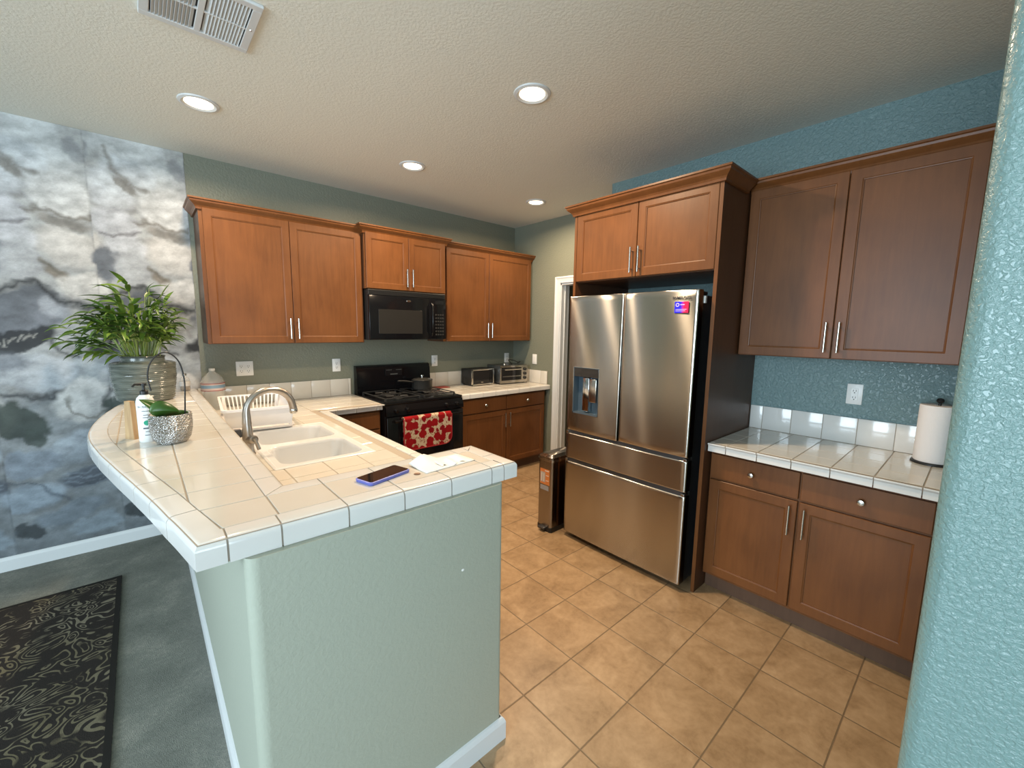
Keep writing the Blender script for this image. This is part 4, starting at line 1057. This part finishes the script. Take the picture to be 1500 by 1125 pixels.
def make_plant():
    root = thing('potted_palm', 'leafy green parlour palm in a ribbed grey-green pot on the bar', 'plant', (-3.478, -.43, T))
    prof = [(.112, 0), (.130, .004)]
    zs = np.linspace(.012, .228, 56)
    for i, z in enumerate(zs):
        r = .138+.020*min(1, z/.15); r += .0016*math.sin(i*2.1)+(.0012 if (i//4) % 2 else 0); prof.append((r, float(z)))
    prof += [(.157, .236), (.140, .243), (.112, .247), (.106, .252), (.106, .268), (.112, .275), (.108, .280), (.098, .278), (.096, .24)]
    m = mat('ribbed_glaze', (.13,.145,.125), .2); v = coords(m, (1,1,8)); n = noise(m, v, 6, 4); c = ramp(m, n, [(.35, (.075,.085,.072)), (.65, (.17,.185,.16))]); lk(m, c, bs(m).inputs['Base Color'])
    pot = MB().lathe(prof, n=64).build('pot', m, root, smooth=25)
    MB().lathe([(.097, .245), (.02, .255)], n=32).build('soil', mat('soil', (.03,.02,.012), .9), root)
    rd = random.Random(5); st = MB(); lf = MB()
    tips = []
    for k in range(54):
        a = rd.uniform(0, 2*PI); rr = rd.uniform(.01, .085); b = Vector((rr*math.cos(a), rr*math.sin(a), .25))
        lean = rd.uniform(.1, 1.0); a2 = a+rd.uniform(-.5, .5); Lh = rd.uniform(.20, .50)*(1.1-lean*.55)
        ext = .20 if math.cos(a2) < .2 else .13
        tip = b+Vector((math.cos(a2)*lean*ext, math.sin(a2)*lean*ext, Lh)); mid = (b+tip)/2+Vector((0,0,.03))
        st.tube([b, mid, tip], [.0035, .003, .002], 5)
        nl = rd.randint(5, 7)
        for j in range(nl):
            tt = .05+.95*j/(nl-1); p = mid+(tip-mid)*tt
            az = a2+(-1)**j*rd.uniform(.4, 1.2); el = rd.uniform(.0, .95)
            if j == nl-1: az = a2; el = rd.uniform(.4, 1.2)
            d = Vector((math.cos(az)*math.cos(el), math.sin(az)*math.cos(el), math.sin(el)))
            leaf_blade(lf, p, d, rd.uniform(.10, .175)*(.8 if math.cos(az) > .3 else 1), rd.uniform(.012, .019), rd.uniform(.5, 2.1), rd.uniform(-.6, .6))
    for az, el, L in ((PI-.1, .75, .33), (PI+.15, .55, .30), (PI-.35, .9, .30), (PI+.5, .4, .24), (1.5, 1.3, .36), (-1.2, 1.25, .33), (.5, 1.1, .26), (2.4, 1.2, .34)):
        b = Vector((.04*math.cos(az), .04*math.sin(az), .26)); d = Vector((math.cos(az)*math.cos(el), math.sin(az)*math.cos(el), math.sin(el)))
        p = b; pts = [b]
        for i in range(6): p = p+d*(L/6); d = (d+Vector((0,0,-.08))).normalized(); pts.append(p)
        st.tube(pts, [.003]*6+[.0012], 5)
        for i in range(2, 7):
            for sg in (-1, 1):
                q = pts[i]; a3 = az+sg*rd.uniform(.35, .8)
                leaf_blade(lf, q, Vector((math.cos(a3), math.sin(a3), rd.uniform(.0, .7))), rd.uniform(.09, .15), .013, 1.2, sg*.4)
    st.build('stems', leafmat('stem_green', (.16,.22,.04), (.22,.28,.07)), root, smooth=True)
    lf.build('foliage', [leafmat('palm_leaf', (.035,.085,.010), (.13,.215,.03))], root, smooth=60)
make_plant()
def make_bottle():
    root = thing('pump_bottle', 'white pump bottle with dark lettering and green dot beside the silver pot', 'bottle', (-3.488, -1.668, T))
    MB().lathe([(.027, 0), (.0295, .004), (.0295, .150), (.029, .165), (.025, .180), (.016, .190), (.0125, .193)], n=40).build('bottle_body', mat('white_gloss', (.80,.81,.80), .18), root, smooth=40)
    p = MB().lathe([(.0135, .190), (.0135, .206), (.009, .210), (.005, .212), (.005, .228), (.010, .229), (.010, .238), (.004, .240)], n=20).tube([(0,0,.234), (-.026, -.012, .236), (-.034, -.016, .228)], [.006, .0045, .004], 8)
    p.build('pump', M['black_matte'], root, smooth=40)
    camdir = math.atan2(-3.906+1.668, -3.486+3.488)
    def wrap(mb, z, ang, R=.0299):
        out = []
        for x, y, zz in mb.v:
            a = camdir+ang+x/R; out.append((( R+zz)*math.cos(a), (R+zz)*math.sin(a), z+y))
        mb.v = out; return mb
    dk = mat('bottle_print', (.08,.09,.11), .4); gn = mat('green_dot', (.0,.30,.17), .3)
    s = MB(); 
    tx = text_mb('BIOSILK', .0115, .0002); s.add(wrap(tx, .142, -.25).v, tx.f)
    for zz, w_ in ((.128, .028), (.112, .02), (.102, .024), (.044, .014), (.03, .02)):
        q = MB()
        for i in range(12): q.box(-w_/2+w_*i/12, -w_/2+w_*(i+.75)/12, -.0013, .0013, -.0002, .0002)
        s.add(wrap(q, zz, 0).v, q.f)
    s.build('print', dk, root)
    q = MB()
    for i in range(10): q.box(-.014+.0028*i, -.0112+.0028*i, -.003, .003, -.0002, .0002)
    wrap(q, .058, 0).build('dark_band', dk, root)
    g = MB(); n = 24; vs = [(0, 0, .0003)]
    for i in range(n): vs.append((.0105*math.cos(2*PI*i/n), .0105*math.sin(2*PI*i/n), .0003))
    g.add(vs, [(0, i+1, (i+1) % n+1) for i in range(n)]); wrap(g, .080, 0).build('green_dot', gn, root)
make_bottle()
def make_woodblock():
    m = mat('light_wood', (.45,.30,.15), .5); v = coords(m, (30,30,3)); n = noise(m, v, 2, 4); c = ramp(m, n, [(.3, (.36,.22,.11)), (.7, (.52,.36,.19))]); lk(m, c, bs(m).inputs['Base Color'])
    mb = MB(); b = [(-.013,-.024),(.013,-.024),(.013,.024),(-.013,.024)]; t = [(-.008,-.012),(.010,-.012),(.010,.018),(-.008,.018)]
    mb.add([(x,y,0) for x,y in b]+[(x,y,.158) for x,y in t], [(3,2,1,0),(4,5,6,7)]+[(i,(i+1) % 4,4+(i+1) % 4,4+i) for i in range(4)])
    o = mb.build('wooden_stand', m, loc=(-3.536, -1.585, T)); o.rotation_euler.z = math.radians(35)
    tag(o, 'tapered light wood block standing behind the white pump bottle', 'stand')
make_woodblock()
def make_orchid():
    root = thing('orchid_pot', 'hammered silver pot with broad orchid leaves and a black wire hoop', 'plant', (-3.415, -1.752, T))
    m = mat('hammered_silver', (.40,.39,.37), .22, 1); v = coords(m); vo = nd(m, 'ShaderNodeTexVoronoi'); vo.inputs['Scale'].default_value = 230; lk(m, v, vo.inputs['Vector']); bump(m, vo.outputs['Distance'], 1.0, .004)
    MB().lathe([(.040, 0), (.050, .003), (.062, .022), (.069, .055), (.0705, .085), (.069, .118), (.0665, .120), (.065, .117), (.066, .085), (.05, .03)], n=56).build('outer_pot', m, root, smooth=True)
    MB().lathe([(.0645, .085), (.0645, .1165), (.0625, .119), (.060, .117), (.059, .10)], n=48, cap=False).build('inner_pot', M['white'], root, smooth=True)
    MB().lathe([(.060, .100), (.02, .103)], n=32).build('bark', mat('bark', (.08,.05,.025), .9), root)
    lm = leafmat('orchid_leaf', (.028,.085,.012), (.065,.14,.022)); bs(lm).inputs['Roughness'].default_value = .3
    for base_, d, L, wd, dr, rl in (((.005,-.005,.10), (-.62,-.1,.80), .130, .030, .5, 1.05), ((-.064,-.050,.142), (.95,.05,.10), .095, .043, .5, 1.25), ((.0,.02,.10), (.75,.0,.42), .075, .022, .9, .8), ((-.01,-.02,.108), (-.8,-.1,.1), .06, .016, .3, .2)):
        mb = MB(); leaf_blade(mb, base_, d, L, wd, dr, rl, 14)
        o = mb.build('leaf', lm, root, smooth=True); sm = o.modifiers.new('s', 'SOLIDIFY'); sm.thickness = .002
    pts = []
    ctrl_ = [(.045, .0, .08), (.050, 0, .16), (.054, .0, .25), (.042, 0, .325), (.012, 0, .362), (-.02, 0, .357), (-.048, 0, .32), (-.058, 0, .27), (-.052, 0, .215)]
    MB().wire(ctrl_, .0027, 8).build('wire_hoop', M['black_matte'], root, smooth=True)
make_orchid()
def glassmat(name, col, rough=.02, alpha=.35):
    m = mat(name, col, .08); bs(m).inputs['Alpha'].default_value = .32; return m
def make_jug():
    root = thing('water_jug', 'clear plastic water jug with pink and blue label in the back left corner', 'bottle', (-3.10, -.115, .914))
    MB().lathe([(.068, 0), (.074, .008), (.075, .19), (.074, .205), (.062, .238), (.036, .268), (.020, .282), (.0175, .292)], n=40).build('bottle_body', glassmat('clear_pet', (.80,.83,.82)), root, smooth=True)
    lab = MB()
    for z0, z1, mi in ((.145, .150, 1), (.150, .165, 0), (.165, .188, 2), (.188, .197, 0), (.197, .202, 1)): lab.lathe([(.0758, z0), (.0758, z1)], n=48, mi=mi, cap=False)
    lab.build('label', [mat('label_pale', (.62,.50,.48), .4), mat('label_red', (.30,.05,.06), .4), mat('label_blue', (.22,.36,.50), .4)], root, smooth=True)
    MB().lathe([(.018, .290), (.019, .292), (.019, .306), (.017, .308)], n=24).build('cap', M['white'], root, smooth=40)
make_jug()
def make_jar():
    root = thing('glass_bottle', 'small clear glass bottle with white label by the wallpaper end of bar', 'bottle', (-3.262, -.085, T))
    MB().lathe([(.028, 0), (.031, .004), (.031, .075), (.026, .09), (.014, .10), (.013, .112)], n=32).build('bottle_body', glassmat('clear_glass', (.80,.80,.76)), root, smooth=True)
    MB().lathe([(.0275, .003), (.0285, .028)], n=28).build('liquid', mat('amber', (.32,.20,.10), .2), root, smooth=True)
    MB().lathe([(.0316, .035), (.0316, .068)], n=32, cap=False).build('label', mat('white_label', (.72,.70,.68), .5), root, smooth=True)
    MB().lathe([(.014, .110), (.014, .122), (.012, .124)], n=20).build('cap', M['chrome'], root, smooth=40)
make_jar()
# phone, coin, paper
def make_phone():
    root = thing('smartphone', 'black smartphone in a blue-violet case lying on the bar ledge', 'phone', (-2.932, -2.668, T+.0002), math.radians(16))
    rp = lambda w, h, r: rounded([(-w,-h),(-w,h),(w,h),(w,-h)], [r]*4)
    mb = MB(); A = rp(.080, .039, .010); B = rp(.0775, .0365, .009); n = len(A)
    mb.add([(x*.98,y*.97,0) for x,y in A]+[(x,y,.003) for x,y in A]+[(x,y,.0095) for x,y in A]+[(x,y,.0108) for x,y in B], [tuple(range(n)), tuple(range(3*n, 4*n))]+[(j*n+i, j*n+(i+1) % n, (j+1)*n+(i+1) % n, (j+1)*n+i) for j in range(3) for i in range(n)])
    mb.build('case', mat('violet_case', (.13,.15,.48), .35), root, smooth=40)
    MB().prism(rp(.0768, .0358, .0085), .0106, .0112).build('screen', M['glass_dark'], root)
make_phone()
cn = MB().lathe([(.010, 0), (.0105, .0004), (.0105, .0014), (.010, .0018), (.0085, .0016)], n=28).build('coin', mat('copper_coin', (.20,.13,.09), .35, 1), loc=(-2.838, -2.716, T+.0002)); tag(cn, 'small brown coin on the ledge beside the phone', 'coin')
def make_paper():
    root = thing('folded_paper', 'white folded paper with one lifted corner on the bar ledge', 'paper', (-2.712, -2.668, T), math.radians(4))
    nx, ny = 14, 8; vs = []
    for j in range(ny+1):
        for i in range(nx+1):
            u, v = i/nx, j/ny; z = .0015+.002*math.sin(u*5)*v
            c = max(0, (v-.45))*max(0, 1-abs(u-.25)*3.2)
            vs.append((-.105+.21*u, -.058+.112*v-(c*.01), z+.055*c))
    fs = [(j*(nx+1)+i, j*(nx+1)+i+1, (j+1)*(nx+1)+i+1, (j+1)*(nx+1)+i) for j in range(ny) for i in range(nx)]
    pm = mat('paper_white', (.84,.83,.80), .7)
    o = MB().add(vs, fs).build('sheet', pm, root, smooth=True); s = o.modifiers.new('s', 'SOLIDIFY'); s.thickness = .0008; s.offset = 1
    vs2 = [(-.05+.1*i/8, -.02+.012*math.sin(i*1.3), .004+.0035*math.sin(i*1.9)) for i in range(9)]
    MB().add([v for p in vs2 for v in ((p[0]+.02, p[1]-.025, p[2]), (p[0]+.02, p[1]+.035, p[2]+.004))], [(2*i, 2*i+2, 2*i+3, 2*i+1) for i in range(8)]).build('fold', pm, root, smooth=True)
make_paper()
# dish rack
def make_rack():
    root = thing('dish_rack', 'white plastic dish drainer with slotted sides beside the sink', 'dish rack', (-2.955, -.80, .9225), math.radians(-5))
    w, d = .165, .27; z0, z1 = .022, .135; mb = MB(); wp = mat('rack_plastic', (.83,.81,.80), .3)
    def wall(ax, sg):
        L = d if ax == 0 else w; n = int(L*2/.022)
        for i in range(n+1):
            t = -L+2*L*i/n
            def P(t, z):
                fl = 1+.10*(z-z0)/(z1-z0)
                return ((sg*w*fl, t*fl, z) if ax == 0 else (t*fl, sg*d*fl, z))
            if i % 1 == 0:
                a, b = P(t-.004, z0), P(t+.004, z0); c, e = P(t-.004, z1), P(t+.004, z1)
                nx, ny = (-sg*.004, 0) if ax == 0 else (0, -sg*.004)
                vs = [a, b, e, c]+[(q[0]+nx, q[1]+ny, q[2]) for q in (a, b, e, c)]
                mb.add(vs, [(0,1,2,3),(7,6,5,4),(0,4,5,1),(1,5,6,2),(2,6,7,3),(3,7,4,0)])
    for ax in (0, 1):
        for sg in (-1, 1):
            if ax == 1 and sg == -1: continue
            wall(ax, sg)
    f = 1.10
    # solid front panel and rim
    y0, y1 = -d, -d*f
    mb.add([(-w, y0, z0), (w, y0, z0), (w*f, y1, z1), (-w*f, y1, z1), (-w, y0+.004, z0), (w, y0+.004, z0), (w*f, y1+.004, z1), (-w*f, y1+.004, z1)], [(0,1,2,3),(7,6,5,4),(0,4,5,1),(1,5,6,2),(2,6,7,3),(3,7,4,0)])
    rim = rounded([(-w*f-.01, -d*f-.01), (-w*f-.01, d*f+.01), (w*f+.01, d*f+.01), (w*f+.01, -d*f-.01)], [.03]*4); rin = rounded([(-w*f+.004, -d*f+.004), (-w*f+.004, d*f-.004), (w*f-.004, d*f-.004), (w*f-.004, -d*f+.004)], [.028]*4)
    n = len(rim); lv = [(rin, z1-.004), (rin, z1+.003), (rim, z1+.003), (rim, z1-.012)]
    mb.add([(x, y, z) for P_, z in lv for x, y in P_], [(j*n+i, j*n+(i+1) % n, (j+1)*n+(i+1) % n, (j+1)*n+i) for j in range(3) for i in range(n)])
    for sx in (-1, 1):
        for sy in (-1, 1): mb.box(sx*w*.97-.01, sx*w*.97+.01, sy*d*.98-.01, sy*d*.98+.01, .008, z1-.003, .004)
    # bottom slats
    for i in range(9): x = -w+2*w*i/8; mb.box(x-.004, x+.004, -d, d, z0, z0+.005)
    for i in range(7): y = -d+2*d*i/6; mb.box(-w, w, y-.004, y+.004, z0, z0+.005)
    mb.build('basket', wp, root, smooth=30)
    tr = MB(); P0 = rounded([(-.17,-.285),(-.17,.285),(.17,.285),(.17,-.285)], [.02]*4); P1 = rounded([(-.182,-.30),(-.182,.295),(.182,.295),(.182,-.30)], [.025]*4)
    n = len(P0); tr.add([(x,y,.001) for x,y in P0]+[(x,y,.018) for x,y in P1]+[(x*.985,y*.985,.018) for x,y in P1]+[(x*.98,y*.98,.005) for x,y in P0], [tuple(range(n)), tuple(range(3*n, 4*n))]+[(j*n+i, j*n+(i+1) % n, (j+1)*n+(i+1) % n, (j+1)*n+i) for j in range(3) for i in range(n)])
    tr.build('drip_tray', wp, root, smooth=30)
make_rack()
# paper towels
def make_towels():
    root = thing('paper_towel_holder', 'white paper towel roll on a black upright holder on right counter', 'paper towels', (-.60, -3.79, .914))
    MB().lathe([(.078, 0), (.078, .008), (.072, .011)], n=40).build('base', M['black_matte'], root, smooth=40)
    MB().lathe([(.006, .01), (.006, .300), (.013, .306), (.015, .314), (.010, .323), (.003, .325)], n=16).build('post', M['black_matte'], root, smooth=True)
    m = mat('paper_towel', (.80,.77,.76), .9, spec=.1); v = coords(m, (1,1,1)); n = noise(m, v, 220, 2); bump(m, n, .4, .002)
    MB().lathe([(.019, .012), (.068, .012), (.070, .016), (.070, .286), (.068, .290), (.019, .290), (.019, .012)], n=56, cap=False).build('roll', m, root, smooth=40)
make_towels()
# rug
rg = MB().box(-5.35, -3.675, -3.0, -.54, 0.001, .011, .003).build('area_rug', M['rug']); tag(rg, 'dark area rug with olive scroll pattern on the grey carpet', 'rug')
bo = MB()
for a in ((-5.35, -3.675, -.562, -.54), (-3.697, -3.675, -3.0, -.562), (-5.35, -5.328, -3.0, -.562), (-5.328, -3.697, -3.0, -2.978)): bo.box(*a, .0105, .0118)
o = bo.build('border', mat('rug_border', (.022,.02,.018), .95, spec=.1), rg)
